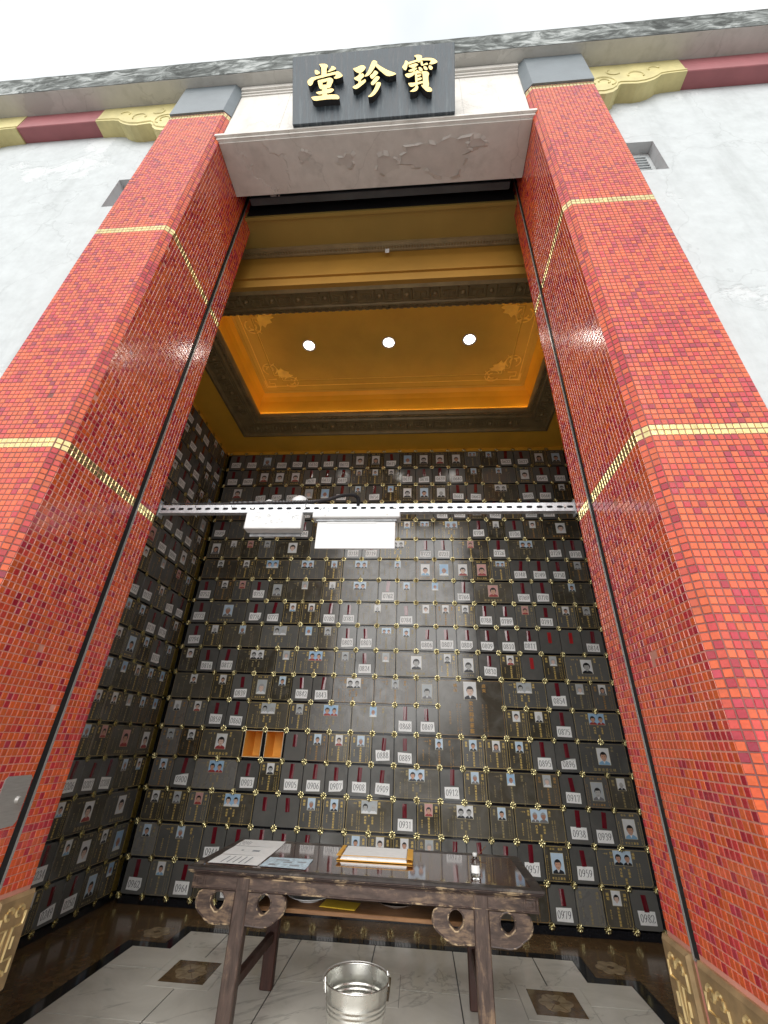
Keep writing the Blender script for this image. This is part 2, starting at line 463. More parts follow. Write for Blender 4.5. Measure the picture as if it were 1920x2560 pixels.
def glass_mat():
    m, t, b = _nodes('clear_plastic')
    b.inputs['Base Color'].default_value = (0.93, 0.96, 0.97, 1)
    b.inputs['Transmission Weight'].default_value = 1.0
    b.inputs['Roughness'].default_value = 0.03
    b.inputs['IOR'].default_value = 1.45
    return m
M['clear'] = glass_mat()
M['bucket'] = pm('tinplate', (0.72, 0.72, 0.68), 0.28, metal=0.95, var=0.05, scale=5, rvar=0.03)
def lamp_mat():
    m, t, b = _nodes('lit_lamp_lens')
    b.inputs['Base Color'].default_value = (1, 1, 1, 1)
    b.inputs['Emission Color'].default_value = (1.0, 0.97, 0.92, 1)
    b.inputs['Emission Strength'].default_value = 5
    return m
M['lens'] = lamp_mat()
def strip_mat():
    m, t, b = _nodes('warm_led_strip')
    b.inputs['Emission Color'].default_value = (1.0, 0.80, 0.42, 1)
    b.inputs['Emission Strength'].default_value = 2.8
    return m
M['led'] = strip_mat()
# ================================================================== SETTING
ZB = 7.26            # underside of the eave
YW = -3.62           # outer face of the plastered walls
YF = -3.84           # front face of the pillars
YE = -3.02           # room-side end of the pillars
XL, XR = XC - 1.36, XC + 1.36
g = MB()
g.face([(-120, -120, -0.03), (120, -120, -0.03), (120, 120, -0.03), (-120, 120, -0.03)])
tag(g.build('ground', M['paving']), 'grey granite forecourt paving in front of the hall', kind='structure')
# --- hall shell that keeps the daylight out of the roof space
sh = MB()
sh.box(-7, 7, 0.55, 0.75, -0.02, 7.3)
sh.box(-7, -6.8, -3.6, 0.548, -0.02, 7.3)
sh.box(6.8, 7, -3.6, 0.548, -0.02, 7.3)
tag(sh.build('wall_shell', M['plaster']), 'outer plaster walls at the sides and rear of the hall', kind='structure')
# --- floor ---------------------------------------------------------
FL = empty('floor', label='polished floor of pale marble slabs with black and brown stone borders', kind='structure')
base = MB(); base.box(-2.95, 2.95, -3.95, 0.5, -0.02, -0.006); base.build('screed', M['black_plastic'], FL)
def flat(name, poly, z, mat, parent, t=0.006):
    b = MB(); b.prism(poly, 'z', z - t, z, 0)
    return b.build(name, mat, parent)
OUT = [(-2.01, -3.93), (-2.01, -0.77), (-1.69, -0.77), (-1.69, -0.41), (1.73, -0.41), (1.73, -0.77), (2.05, -0.77), (2.05, -3.93)]
INN = [(-1.92, -3.93), (-1.92, -0.86), (-1.60, -0.86), (-1.60, -0.50), (1.64, -0.50), (1.64, -0.86), (1.96, -0.86), (1.96, -3.93)]
for i in range(7):                                   # black border strips with mitred ends
    flat('border_strip', [OUT[i], OUT[i + 1], INN[i + 1], INN[i]], 0.0, M['blackstone'], FL)
flat('brown_border', [(-2.95, -3.93), (-2.012, -3.93), (-2.012, -0.768), (-2.95, -0.768)], 0.0, M['brown'], FL)
flat('brown_border', [(2.052, -3.93), (2.95, -3.93), (2.95, -0.768), (2.052, -0.768)], 0.0, M['brown'], FL)
flat('brown_border', [(-2.95, -0.766), (-1.692, -0.766), (-1.692, 0.4), (-2.95, 0.4)], 0.0, M['brown'], FL)
flat('brown_border', [(1.732, -0.766), (2.95, -0.766), (2.95, 0.4), (1.732, 0.4)], 0.0, M['brown'], FL)
flat('brown_border', [(-1.69, -0.408), (1.73, -0.408), (1.73, 0.4), (-1.69, 0.4)], 0.0, M['brown'], FL)
gx = [-1.918, -1.26, -0.615, 0.025, 0.672, 1.322, 1.958]
gy = [-0.502, -1.19, -1.815, -2.44, -3.065, -3.69, -3.93]
j = 0.0045
SQ = [(-1.262, -1.19), (0.027, -1.19), (1.32, -1.19), (-1.262, -2.44), (0.027, -2.44), (1.32, -2.44)]
for a in range(6):
    for b_ in range(6):
        x0, x1, y1, y0 = gx[a] + j, gx[a + 1] - j, gy[b_] - j, gy[b_ + 1] + j
        poly = [(x0, y0), (x1, y0), (x1, y1), (x0, y1)]
        if b_ == 0 and a in (0, 5):                  # stepped corner of the field
            if a == 0: poly = [(x0, y0), (x1, y0), (x1, y1), (-1.598, y1), (-1.598, -0.862), (x0, -0.862)]
            else: poly = [(x0, y0), (x1, y0), (x1, -0.862), (1.638, -0.862), (1.638, y1), (x0, y1)]
        for (qx, qy) in SQ:                          # corners cut out round the inlaid squares
            h = 0.233
            new = []
            for (px, py) in poly:
                if abs(px - qx) < 0.02 and abs(py - qy) < 0.02:
                    sx = 1 if px > qx else -1; sy = 1 if py > qy else -1
                    p1, p2, p3 = (qx + sx * h, py), (qx + sx * h, qy + sy * h), (px, qy + sy * h)
                    new += [p1, p2, p3] if sx * sy < 0 else [p3, p2, p1]
                else:
                    new.append((px, py))
            poly = new
        flat('marble_slab', poly, random.uniform(-0.0012, 0.0), M['marble'], FL)
def petal_flower(mb, cx, cy, z, r0, n=6, sx=1.0, sy=1.0):
    pts = []
    for k in range(n * 10):
        a = 2 * math.pi * k / (n * 10)
        rr = r0 * (0.80 + 0.20 * abs(math.cos(a * n / 2)))
        pts.append((cx + rr * math.cos(a) * sx, cy + rr * math.sin(a) * sy))
    mb.prism(pts, 'z', z - 0.003, z)
for (qx, qy) in SQ:
    fr = MB()
    h, h2 = 0.230, 0.165
    for poly in ([(qx - h, qy - h), (qx + h, qy - h), (qx + h2, qy - h2), (qx - h2, qy - h2)], [(qx + h, qy - h), (qx + h, qy + h), (qx + h2, qy + h2), (qx + h2, qy - h2)],
                 [(qx + h, qy + h), (qx - h, qy + h), (qx - h2, qy + h2), (qx + h2, qy + h2)], [(qx - h, qy + h), (qx - h, qy - h), (qx - h2, qy - h2), (qx - h2, qy + h2)]):
        fr.prism(poly, 'z', -0.006, -0.0004)
    fr.build('inlay_frame', M['marble'], FL)
    t_ = flat('inlay_square', [(qx - h2 + .002, qy - h2 + .002), (qx + h2 - .002, qy - h2 + .002), (qx + h2 - .002, qy + h2 - .002), (qx - h2 + .002, qy + h2 - .002)], -0.0003, M['brown'], FL)
    fm = MB(); petal_flower(fm, qx, qy, 0.0012, 0.115, 6); fm.build('inlay_flower', M['inlay'], t_)
    fm = MB(); petal_flower(fm, qx, qy, 0.0026, 0.028, 4); fm.build('inlay_flower', M['brown'], t_)
    for k in range(6):
        a = math.pi / 3 * k
        fm = MB(); fm.prism([(qx + .03 * math.cos(a - .05), qy + .03 * math.sin(a - .05)), (qx + .11 * math.cos(a - .02), qy + .11 * math.sin(a - .02)), (qx + .11 * math.cos(a + .02), qy + .11 * math.sin(a + .02)), (qx + .03 * math.cos(a + .05), qy + .03 * math.sin(a + .05))], 'z', 0.0, 0.0024)
        fm.build('petal_joint', M['brown'], t_)
for qx in (-1.87, 1.91):
    fm = MB(); petal_flower(fm, qx, -0.585, 0.003, 0.115, 6); fm.build('corner_flower', M['inlay'], FL)
    fm = MB(); petal_flower(fm, qx, -0.585, 0.0045, 0.028, 4); fm.build('corner_flower_eye', M['brown'], FL)
# --- ceiling ---------------------------------------------------------
CE = empty('ceiling', label='ochre coffered ceiling with dark gilt frieze and moulded border', kind='structure')
OX0, OX1, OY0, OY1 = -2.28, 2.30, -2.75, -0.39      # frieze, outer rectangle
IX0, IX1, IY0, IY1 = -1.925, 1.955, -2.40, -0.745   # frieze, inner rectangle
ZO, ZI, ZP = 5.585, 5.70, 6.17
s = MB()
s.box(-2.9, 2.9, OY1, 0.5, 5.60, 5.66); s.box(-2.9, OX0, OY0, OY1, 5.60, 5.66); s.box(OX1, 2.9, OY0, OY1, 5.60, 5.66)
s.box(-2.9, 2.9, 0.012, 0.022, 5.545, 5.6); s.box(-2.74, -2.72, -3.0, 0.012, 5.545, 5.6); s.box(2.72, 2.74, -3.0, 0.012, 5.545, 5.6)
s.build('outer_ceiling_strip', M['ochre'], CE)
cv = MB()
for (x0, y0, x1, y1) in ((IX0, IY1, IX1, IY1), (IX1, IY1, IX1, IY0), (IX1, IY0, IX0, IY0), (IX0, IY0, IX0, IY1)):
    cx, cy = (IX0 + IX1) / 2, (IY0 + IY1) / 2
    prof = [(0.0, ZI + .031), (-.085, ZI + .032), (-.085, ZI + .10), (-.075, ZI + .12), (-.075, ZP - 0.14), (-.055, ZP - 0.06), (-0.015, ZP)]
    for (a0, b0), (a1, b1) in zip(prof, prof[1:]):
        def q(x, y, a): return (x + (a if x == IX0 else -a), y + (a if y == IY0 else -a))
        p, p2 = q(x0, y0, a0), q(x1, y1, a0); p3, p4 = q(x1, y1, a1), q(x0, y0, a1)
        cv.face([(*p, b0), (*p2, b0), (*p3, b1), (*p4, b1)])
cv.build('cove', M['cove'], CE)
for (x0, x1, y0, y1) in ((IX0 - .05, IX1 + .05, IY1 + .03, IY1 + .045), (IX0 - .05, IX1 + .05, IY0 - .045, IY0 - .03), (IX0 - .045, IX0 - .03, IY0 - .028, IY1 + .028), (IX1 + .03, IX1 + .045, IY0 - .028, IY1 + .028)):
    b = MB(); b.box(x0, x1, y0, y1, ZI + .034, ZI + .042); b.build('cove_light_strip', M['led'], CE)
pn = MB(); pn.box(IX0 - .12, IX1 + .12, IY0 - .12, IY1 + .12, ZP, ZP + 0.05); pn.build('ceiling_panel', M['ochre2'], CE)
top = MB(); top.box(-6.78, 6.78, -3.35, 0.54, 7.1, 7.2); top.build('roof_deck', M['soffit'], CE)
fz = MB()
sides = (((OX0, OY1), (OX1, OY1), (IX1, IY1), (IX0, IY1)), ((OX1, OY1), (OX1, OY0), (IX1, IY0), (IX1, IY1)), ((OX1, OY0), (OX0, OY0), (IX0, IY0), (IX1, IY0)), ((OX0, OY0), (OX0, OY1), (IX0, IY1), (IX0, IY0)))
prof = [(0.0, ZO + 0.03), (0.0, ZO), (0.10, ZO - 0.012), (0.14, ZO + 0.004), (0.16, ZO + 0.03), (0.66, ZO + 0.062), (0.70, ZO + 0.045), (0.76, ZO + 0.05), (0.80, ZO + 0.075), (0.94, ZO + 0.085), (1.0, ZI), (1.0, ZI + 0.03)]
def lerp2(a, b, t): return (a[0] + (b[0] - a[0]) * t, a[1] + (b[1] - a[1]) * t)
for sd_ in sides:
    for (t0, z0), (t1, z1) in zip(prof, prof[1:]):
        fz.face([(*lerp2(sd_[0], sd_[3], t0), z0), (*lerp2(sd_[1], sd_[2], t0), z0), (*lerp2(sd_[1], sd_[2], t1), z1), (*lerp2(sd_[0], sd_[3], t1), z1)])
FZ = fz.build('frieze', M['frieze'], CE)
rl = MB(); rb = MB()
def on_frieze(sd_, along, t):
    a = lerp2(sd_[0], sd_[3], t); b = lerp2(sd_[1], sd_[2], t)
    L = math.dist(a, b)
    e = ((b[0] - a[0]) / L, (b[1] - a[1]) / L)
    m_ = ((a[0] + b[0]) / 2 + e[0] * along, (a[1] + b[1]) / 2 + e[1] * along)
    z = ZO + 0.03 + (t - 0.16) / 0.5 * 0.032
    return (m_[0], m_[1], z - 0.006)
for sd_ in sides:
    L = math.dist(sd_[3], sd_[2])
    n = int(L / 0.29)
    for k in range(-n // 2, n // 2 + 1):
        c = on_frieze(sd_, k * 0.29, 0.41)
        rb.lathe([(0.0, c[2] - 0.026), (0.018, c[2] - 0.020), (0.028, c[2] - 0.006), (0.028, c[2] + 0.01)], c[0], c[1], 8)
        key = [(0.05, 0.22), (0.05, 0.6), (0.14, 0.6), (0.14, 0.34), (0.09, 0.34), (0.09, 0.47)]
        for sg in (1, -1):
            rl.tube([on_frieze(sd_, k * 0.29 + sg * a, tt) for a, tt in key], 0.010, 4)
    m = int(L / 0.075)
    for k in range(-m // 2, m // 2 + 1):            # wave scroll along the inner rim
        p = [on_frieze(sd_, k * 0.075 + 0.03 * math.cos(a), 0.86 + 0.055 * math.sin(a)) for a in (0.3, 1.1, 1.9, 2.8, 3.6, 4.4)]
        rl.tube([(x, y, ZO + 0.072) for x, y, z in p], 0.008, 4)
tag(rl.build('key_relief', M['frieze'], FZ), kind='stuff')
tag(rb.build('boss_relief', M['frieze'], FZ, smooth=True), kind='stuff')
def bead_rect(x0, x1, y0, y1, r_, notch=0.0):
    if notch:
        n_ = notch
        P = [(x0 + n_, y0), (x1 - n_, y0), (x1 - n_, y0 + n_), (x1, y0 + n_), (x1, y1 - n_), (x1 - n_, y1 - n_), (x1 - n_, y1), (x0 + n_, y1), (x0 + n_, y1 - n_), (x0, y1 - n_), (x0, y0 + n_), (x0 + n_, y0 + n_)]
    else:
        P = [(x0, y0), (x1, y0), (x1, y1), (x0, y1)]
    b = MB()
    for k in range(len(P)):
        b.tube([(*P[k], ZP - 0.002), (*P[(k + 1) % len(P)], ZP - 0.002)], r_, 6)
    return b
b = MB()
for ring in ((-1.93, 1.945, -2.40, -0.735), (-1.912, 1.927, -2.382, -0.753)):
    q = bead_rect(*ring, 0.012); b.v, b.f, b.m = b.v + q.v, b.f + [tuple(i + len(b.v) for i in f_) for f_ in q.f], b.m + q.m
b.build('edge_bead', M['ochre2'], CE)
bead_rect(-1.843, 1.858, -2.27, -0.858, 0.007).build('gilt_bead', M['gilt'], CE)
bead_rect(-1.70, 1.715, -2.14, -0.949, 0.013, 0.10).build('raised_border', M['ochre2'], CE)
bead_rect(-1.683, 1.698, -2.123, -0.966, 0.005, 0.10).build('gilt_bead', M['gilt'], CE)
for (cx, cy, sx, sy) in ((-1.70, -0.949, 1, -1), (1.715, -0.949, -1, -1), (-1.70, -2.14, 1, 1), (1.715, -2.14, -1, 1)):
    b = MB()
    def W2(a, c): return (cx + sx * a, cy + sy * c, ZP - 0.004)
    fret = [(-.16, .02), (-.16, -.10), (-.02, -.10), (-.02, -.03), (-.09, -.03), (-.09, .05), (.03, .05)]
    b.tube([W2(*p) for p in fret], 0.010, 6)
    for (ox, oy, r0, a0, a1) in ((.24, -.01, .10, -2.6, 2.6), (.24, -.01, .045, -2.2, 1.6), (-.01, .24, .10, -1.0, 4.2), (-.01, .24, .045, -.6, 3.2), (.16, .13, .06, -.4, 2.6), (.42, -.03, .13, 2.2, 3.7), (-.03, .42, .13, -2.0, -.6)):
        n = 18
        b.tube([W2(ox + r0 * math.cos(a0 + (a1 - a0) * k / n), oy + r0 * math.sin(a0 + (a1 - a0) * k / n)) for k in range(n + 1)], 0.009, 5)
    cr = [(.10, .06), (.20, .10), (.26, .08), (.34, .12), (.40, .09), (.14, .34), (.10, .28), (.12, .22)]
    b.prism([W2(*p)[:2] for p in [(.08, .08), (.24, .09), (.30, .12), (.24, .15), (.26, .19), (.19, .21), (.15, .26), (.12, .22), (.09, .26)]], 'z', ZP - 0.012, ZP + 0.001)
    b.build('corner_scroll', M['gilt'], CE)
# bulkhead between the doorway soffit and the room ceiling
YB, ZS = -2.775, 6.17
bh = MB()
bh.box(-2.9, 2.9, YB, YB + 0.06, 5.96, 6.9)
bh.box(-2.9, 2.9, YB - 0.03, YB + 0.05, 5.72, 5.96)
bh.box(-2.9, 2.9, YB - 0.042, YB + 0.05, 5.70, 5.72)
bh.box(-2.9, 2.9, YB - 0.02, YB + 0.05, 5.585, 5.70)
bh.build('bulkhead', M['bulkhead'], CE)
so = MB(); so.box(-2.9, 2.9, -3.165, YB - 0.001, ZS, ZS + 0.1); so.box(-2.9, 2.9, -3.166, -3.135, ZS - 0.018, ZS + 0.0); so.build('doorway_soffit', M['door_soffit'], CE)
mo = MB()
mo.prism([(YB - 0.004, ZS - 0.002), (YB - 0.004, ZS - 0.055), (YB - 0.02, ZS - 0.052), (YB - 0.055, ZS - 0.03), (YB - 0.075, ZS - 0.022), (YB - 0.085, ZS - 0.002)], 'x', -2.9, 2.9)
for k in range(150):
    x = -2.2 + k * 0.03
    mo.box(x, x + 0.016, YB - 0.058, YB - 0.03, ZS - 0.05, ZS - 0.038)
mo.build('cornice_moulding', M['frieze'], CE)
tg = MB(); tg.box(0.075, 0.117, YB - 0.047, YB - 0.0445, 6.02, 6.09); tg.build('paper_tag', M['paper'], CE)
# --- downlights
for k, (x, lab) in enumerate(((-1.045, 'lit round ceiling downlight, leftmost of the three'), (0.03, 'lit round ceiling downlight in the middle of the three'), (1.09, 'lit round ceiling downlight, rightmost of the three'))):
    d = empty('downlight', (x, -1.575, ZP), label=lab, cat='downlight', group='ceiling downlights')
    b = MB(); b.lathe([(0.078, 0.001), (0.092, -0.002), (0.092, -0.012), (0.078, -0.016), (0.070, -0.004)], 0, 0, 28); b.build('trim_ring', M['white_plastic'], d, smooth=True)
    b = MB(); b.lathe([(0.0, -0.006), (0.070, -0.006)], 0, 0, 28); b.build('lens', M['lens'], d)
    ld = bpy.data.lights.new('downlight_lamp', 'SPOT'); ld.energy = 9; ld.spot_size = math.radians(130); ld.spot_blend = 1.0; ld.shadow_soft_size = 0.08; ld.color = (1.0, 0.93, 0.82)
    lo = bpy.data.objects.new('lamp', ld); lo.location = (0, 0, -0.02); link(lo, d)
# ================================================================== FACADE
# --- plastered walls with a louvred vent each
def facade_wall(sgn, label):
    root = empty('facade_wall', (0, 0, 0), label=label, cat='wall')
    xa, xb = (XC + sgn * 1.925), sgn * 7.0            # beside the pillar, far end
    v0, v1 = (XC + sgn * 1.98), (XC + sgn * 2.365)    # vent opening
    zv0, zv1 = 5.535, 6.01
    w = MB()
    def bx(x0, x1, z0, z1): w.box(min(x0, x1), max(x0, x1), YW, YE, z0, z1)
    bx(v1, xb, -0.02, ZB); bx(xa, v0, -0.02, ZB); bx(v0, v1, -0.02, zv0); bx(v0, v1, zv1, ZB)
    w.build('wall', M['plaster'], root)
    v = MB()
    x0, x1 = min(v0, v1), max(v0, v1)
    v.box(x0, x1, YW + 0.13, YW + 0.2, zv0, zv1)
    vent = v.build('vent', M['plaster'], root)
    f_ = MB()
    y0, y1 = YW + 0.085, YW + 0.13
    f_.box(x0 + .003, x0 + .04, y0, y1, zv0 + .003, zv1 - .003); f_.box(x1 - .04, x1 - .003, y0, y1, zv0 + .003, zv1 - .003); f_.box(x0 + .04, x1 - .04, y0, y1, zv1 - .06, zv1 - .003); f_.box(x0 + .04, x1 - .04, y0, y1, zv0 + .003, zv0 + .04)
    f_.build('vent_frame', M['plaster'], vent)
    for k in range(9):
        z = zv0 + 0.06 + k * 0.043
        sl = MB(); sl.prism([(y0 - .012, z), (y0 - .008, z - .006), (y1 - .008, z + .024), (y1 - .012, z + .03)], 'x', x0 + .041, x1 - .041)
        sl.build('louver_slat', M['plaster'], vent)
    return root
facade_wall(-1, 'bright white plaster wall left of the left tiled pillar, with half-hidden vent')
facade_wall(1, 'bright white flaking plaster wall right of the right tiled pillar, with louvred vent')
# --- roof eave
ev = empty('roof_eave', (0, 0, 0), label='long concrete roof eave streaked with black algae under the sky', cat='eave')
b = MB()
n = 160
rng = random.Random(3)
xs = [-7.2 + 14.4 * k / n for k in range(n + 1)]
zt = [7.70 + rng.uniform(-.006, .006) for _ in xs]; zl = [ZB + 0.004 + rng.uniform(-.003, .003) for _ in xs]
for k in range(n):
    a, c = xs[k], xs[k + 1]
    b.face([(a, -3.93, zl[k]), (c, -3.93, zl[k + 1]), (c, -3.925, zt[k + 1]), (a, -3.925, zt[k])])
    b.face([(a, -3.925, zt[k]), (c, -3.925, zt[k + 1]), (c, 0.9, 7.72), (a, 0.9, 7.72)])
b.build('fascia', M['weathered'], ev)
b = MB(); b.box(-7.2, 7.2, -3.926, 0.9, ZB, ZB + 0.05); b.build('soffit', M['soffit'], ev)
# --- corbels and tie beams under the eave
def corbel(x0, sgn, L, label):
    """cloud-shaped bracket growing from x0 towards sgn"""
    root = empty('corbel_bracket', (x0, 0, 0), label=label, cat='bracket', group='yellow cloud brackets under the eave')
    prof = [(0, 0), (0, -.60)]
    for a, z in ((.06, -.63), (.14, -.64), (.21, -.61), (.26, -.55), (.28, -.49), (.31, -.455), (.37, -.46), (.45, -.475), (.53, -.46), (.60, -.42), (.655, -.37), (.69, -.325), (.75, -.305), (.84, -.295), (L, -.29)):
        prof.append((a, z))
    prof.append((L, 0))
    b = MB(); b.prism([(sgn * a, ZB - 0.004 + z) for a, z in prof], 'y', -3.755, YW + 0.004)
    b.build('body', M['corbel'], root)
    rel = MB()
    for (cx, cz, r0, a0, a1) in ((.18, -.38, .10, -1, 3.6), (.18, -.38, .05, -1, 3.2), (.48, -.28, .07, -.6, 3.4), (.66, -.18, .05, .2, 3.6), (.30, -.18, .06, 2, 5.6)):
        rel.tube([(sgn * (cx + r0 * math.cos(a0 + (a1 - a0) * k / 14)), -3.756, ZB + cz + r0 * math.sin(a0 + (a1 - a0) * k / 14)) for k in range(15)], 0.008, 5)
    rel.tube([(sgn * a, -3.756, ZB - 0.004 + z * 0.9) for a, z in prof[2:-1]], 0.008, 5)
    rel.build('relief', M['corbel'], root)
    return root
corbel(XC - 1.925, -1, .95, 'yellow cloud-shaped bracket beside the left pillar top')
corbel(XC + 1.925, 1, .93, 'yellow cloud-shaped bracket beside the right pillar top')
corbel(-4.69, 1, .95, 'yellow cloud-shaped bracket cut off by the left picture edge')
for x0, x1, lab in ((-3.74, -2.857, 'maroon painted tie beam left of the left pillar bracket'), (2.878, 6.6, 'maroon painted tie beam right of the right pillar bracket')):
    b = MB(); b.bbox(x0, x1, -3.752, YW + 0.004, ZB - 0.28, ZB - 0.004, 0.006); tag(b.build('tie_beam', M['maroon']), lab, 'beam')
# --- tiled pillars
TINTS = [(0.6179, 0.0859, 0.0264), (0.6578, 0.1054, 0.0231), (0.6179, 0.1123, 0.0298), (0.5781, 0.0702, 0.033), (0.4684, 0.0273, 0.0363), (0.3887, 0.0195, 0.0363), (0.5182, 0.0391, 0.0395), (0.6179, 0.0937, 0.033), (0.6379, 0.0976, 0.0246), (0.309, 0.0166, 0.0395), (0.5581, 0.0566, 0.0395), (0.4684, 0.0352, 0.0594)]
TW = [2, 3, 2, 2, 2, 1.4, 1.3, 2, 2.5, .35, 1.5, .45]
trng = random.Random(11)
def patchy(u_, v_):
    """glaze batches: the pick of red or orange drifts over the face"""
    k = math.sin(u_ * 2.1 + 1.3) * math.sin(v_ * 1.7 + u_) + 0.6 * math.sin(v_ * 4.3 + 2.0 * u_)
    return [w * (1.0 + (0.45 if i in (4, 5, 6, 9, 10, 11) else -0.35) * k) for i, w in enumerate(TW)]
def tile_faces(o, eu, ev_, en, w, h, gap=0.0018, th=0.0028, inset=0.0016):
    """one mosaic piece: chamfered, a hair out of true; returns verts, faces"""
    q = []
    t0 = [trng.gauss(0, 0.00008) for _ in range(4)]
    for du, dv in ((gap, gap), (w - gap, gap), (w - gap, h - gap), (gap, h - gap)):
        q.append(o + eu * du + ev_ * dv)
    g2 = gap + inset
    jx, jy = trng.gauss(0, .0003), trng.gauss(0, .0003)
    for i, (du, dv) in enumerate(((g2, g2), (w - g2, g2), (w - g2, h - g2), (g2, h - g2))):
        q.append(o + eu * (du + jx) + ev_ * (dv + jy) + en * (th + t0[i]))
    return q, [(4, 5, 6, 7), (0, 1, 5, 4), (1, 2, 6, 5), (2, 3, 7, 6), (3, 0, 4, 7)]
CP = Vector(CAM_POS); CR = [Vector(v) for v in CAM_R]
def in_view(p):
    d = p - CP
    z = d.dot(CR[2])
    if z < 0.1: return False
    return abs(d.dot(CR[0]) / z) < 960 / 1046.59 and abs(d.dot(CR[1]) / z) < 1280 / 1046.59
def tiled_mesh(name, items):
    vs, fs, cs = [], [], []
    for (q, f_, c) in items:
        n = len(vs); vs += q
        for k in f_: fs.append(tuple(i + n for i in k)); cs.append(c)
    me = bpy.data.meshes.new(name)
    me.from_pydata(vs, [], fs)
    me.materials.append(M['tile'])
    at = me.attributes.new('tile_color', 'FLOAT_COLOR', 'FACE')
    flat_ = np.ones((len(cs), 4), dtype=np.float32); flat_[:, :3] = np.array(cs, dtype=np.float32)
    at.data.foreach_set('color', flat_.ravel())
    me.update()
    return me
Z0T, ROWS = 0.90, 192
GOLD = {61, 62, 125, 126, 189, 190}
def pillar(sgn, label):
    root = empty('tiled_pillar', (XC + sgn * 1.64, -3.45, 0), label=label, cat='pillar', group='tiled pillars beside the doorway')
    off = Vector((XC + sgn * 1.64, -3.45, 0))
    def xs_(a): return XC + sgn * a                     # a = distance from the doorway middle
    XI, XO, CH = 1.36, 1.925, 0.042
    e = 0.0025                                          # tile skin thickness
    # core behind the tiles (grout shows between the pieces)
    ypl, gr0, gr1 = YF + e, -3.238, -3.192
    core = MB()
    foot = [(xs_(XO), YE), (xs_(XO), ypl), (xs_(XI + CH), ypl), (xs_(XI + e * .6), YF + CH), (xs_(XI + e), gr0), (xs_(XI + 0.05), gr0), (xs_(XI + 0.05), gr1), (xs_(XI + e), gr1), (xs_(XI + e), YE)]
    foot = [(x - off.x, y - off.y) for x, y in foot]
    core.prism(foot, 'z', 0.56, 6.64)
    core.build('core', M['grout'], root)
    fg = MB()                                            # darker joints on the street side
    pts = [(xs_(XO - .001), ypl - .0006), (xs_(XI + CH), ypl - .0006), (xs_(XI + e * .6) - sgn * .0004, YF + CH - .0004)]
    for (a, c) in zip(pts, pts[1:]):
        fg.face([(a[0] - off.x, a[1] - off.y, 0.9), (c[0] - off.x, c[1] - off.y, 0.9), (c[0] - off.x, c[1] - off.y, 6.63), (a[0] - off.x, a[1] - off.y, 6.63)])
    fg.build('street_side_joints', M['grout_dark'], root)
    sl = MB(); sl.box(min(xs_(XI + .0015), xs_(XI + .049)) - off.x, max(xs_(XI + .0015), xs_(XI + .049)) - off.x, gr0 + .001 - off.y, gr1 - .0125 - off.y, 0.88, 6.7); sl.build('slot_dark_fill', M['black'], root)  # near-flush black filler, painting in the dark depth of the open slot
    st = MB(); st.box(min(xs_(XI - .0005), xs_(XI + .049)) - off.x, max(xs_(XI - .0005), xs_(XI + .049)) - off.x, gr1 - .012 - off.y, gr1 - .0008 - off.y, 0.87, 6.7); st.build('guide_rail', M['steel'], root)
    # tile fields: start point, direction, number, pitch
    up = Vector((0, 0, 1))
    fields = []
    nF = 18; wF = (XO - XI - CH) / nF
    fields.append((Vector((xs_(XO), ypl, 0)), Vector((-sgn, 0, 0)), nF, wF, Vector((0, -1, 0))))
    ce = Vector((-sgn, 1, 0)).normalized(); L = CH * math.sqrt(2)
    fields.append((Vector((xs_(XI + CH), ypl, 0)), ce, 2, L / 2, Vector((-sgn, -1, 0)).normalized()))
    nJ = 20; wJ = (gr0 - (YF + CH)) / nJ
    fields.append((Vector((xs_(XI + e), YF + CH, 0)), Vector((0, 1, 0)), nJ, wJ, Vector((-sgn, 0, 0))))
    fields.append((Vector((xs_(XI + e), gr1, 0)), Vector((0, 1, 0)), 6, (YE - gr1) / 6, Vector((-sgn, 0, 0))))
    fields.append((Vector((xs_(XO), YW, 0)), Vector((0, -1, 0)), 7, (YW - YF) / 7, Vector((sgn, 0, 0))))
    red, gold, hidden = [], [], []
    sheet_off = {}
    hP = 0.03
    for fi, (o, eu, n_, w_, en) in enumerate(fields):
        for c in range(n_):
            for r_ in range(ROWS - 1):
                key_ = (fi, c // 9, r_ // 10)             # tiles come on paper sheets, laid a hair out of line
                if key_ not in sheet_off: sheet_off[key_] = (trng.gauss(0, .0005), trng.gauss(0, .0005))
                so_ = sheet_off[key_]
                q0 = o + eu * (c * w_ + so_[0]) + up * (Z0T + r_ * hP + so_[1])
                mid = q0 + eu * (w_ / 2) + up * (hP / 2)
                q, f_ = tile_faces(q0 - off, eu, up, en, w_, hP)
                # keep outward normals
                if (eu.cross(up)).dot(en) < 0: f_ = [tuple(reversed(k)) for k in f_]
                vd = CP - mid
                area = 0.0
                if in_view(mid) and vd.dot(en) > 0 and fi != 4 and (fi != 3 or True):
                    area = vd.normalized().dot(en) / vd.length_squared
                if r_ in GOLD:
                    (hidden if fi == 4 else gold).append((area, q, f_, (0, 0, 0)))
                elif trng.random() > .0012:               # the odd piece has dropped off
                    uu = c * w_ + fi * 0.7
                    t_ = trng.choices(TINTS, patchy(uu * 2.2 + 5 * sgn, r_ * hP * 2.0))[0]
                    k = trng.uniform(.85, 1.12)
                    red.append((area, q, f_, tuple(x * k for x in t_)))
    red.sort(key=lambda a: -a[0])
    for (a, q, f_, c) in red[:300]:
        ctr = sum(q, Vector()) / 8
        me = tiled_mesh('mosaic_tile', [([v - ctr for v in q], f_, c)])
        inst('mosaic_tile', me, root, ctr)
    o = inst('mosaic', tiled_mesh('mosaic', [x[1:] for x in red[300:]]), root); tag(o, kind='stuff')
    gold.sort(key=lambda a: -a[0])
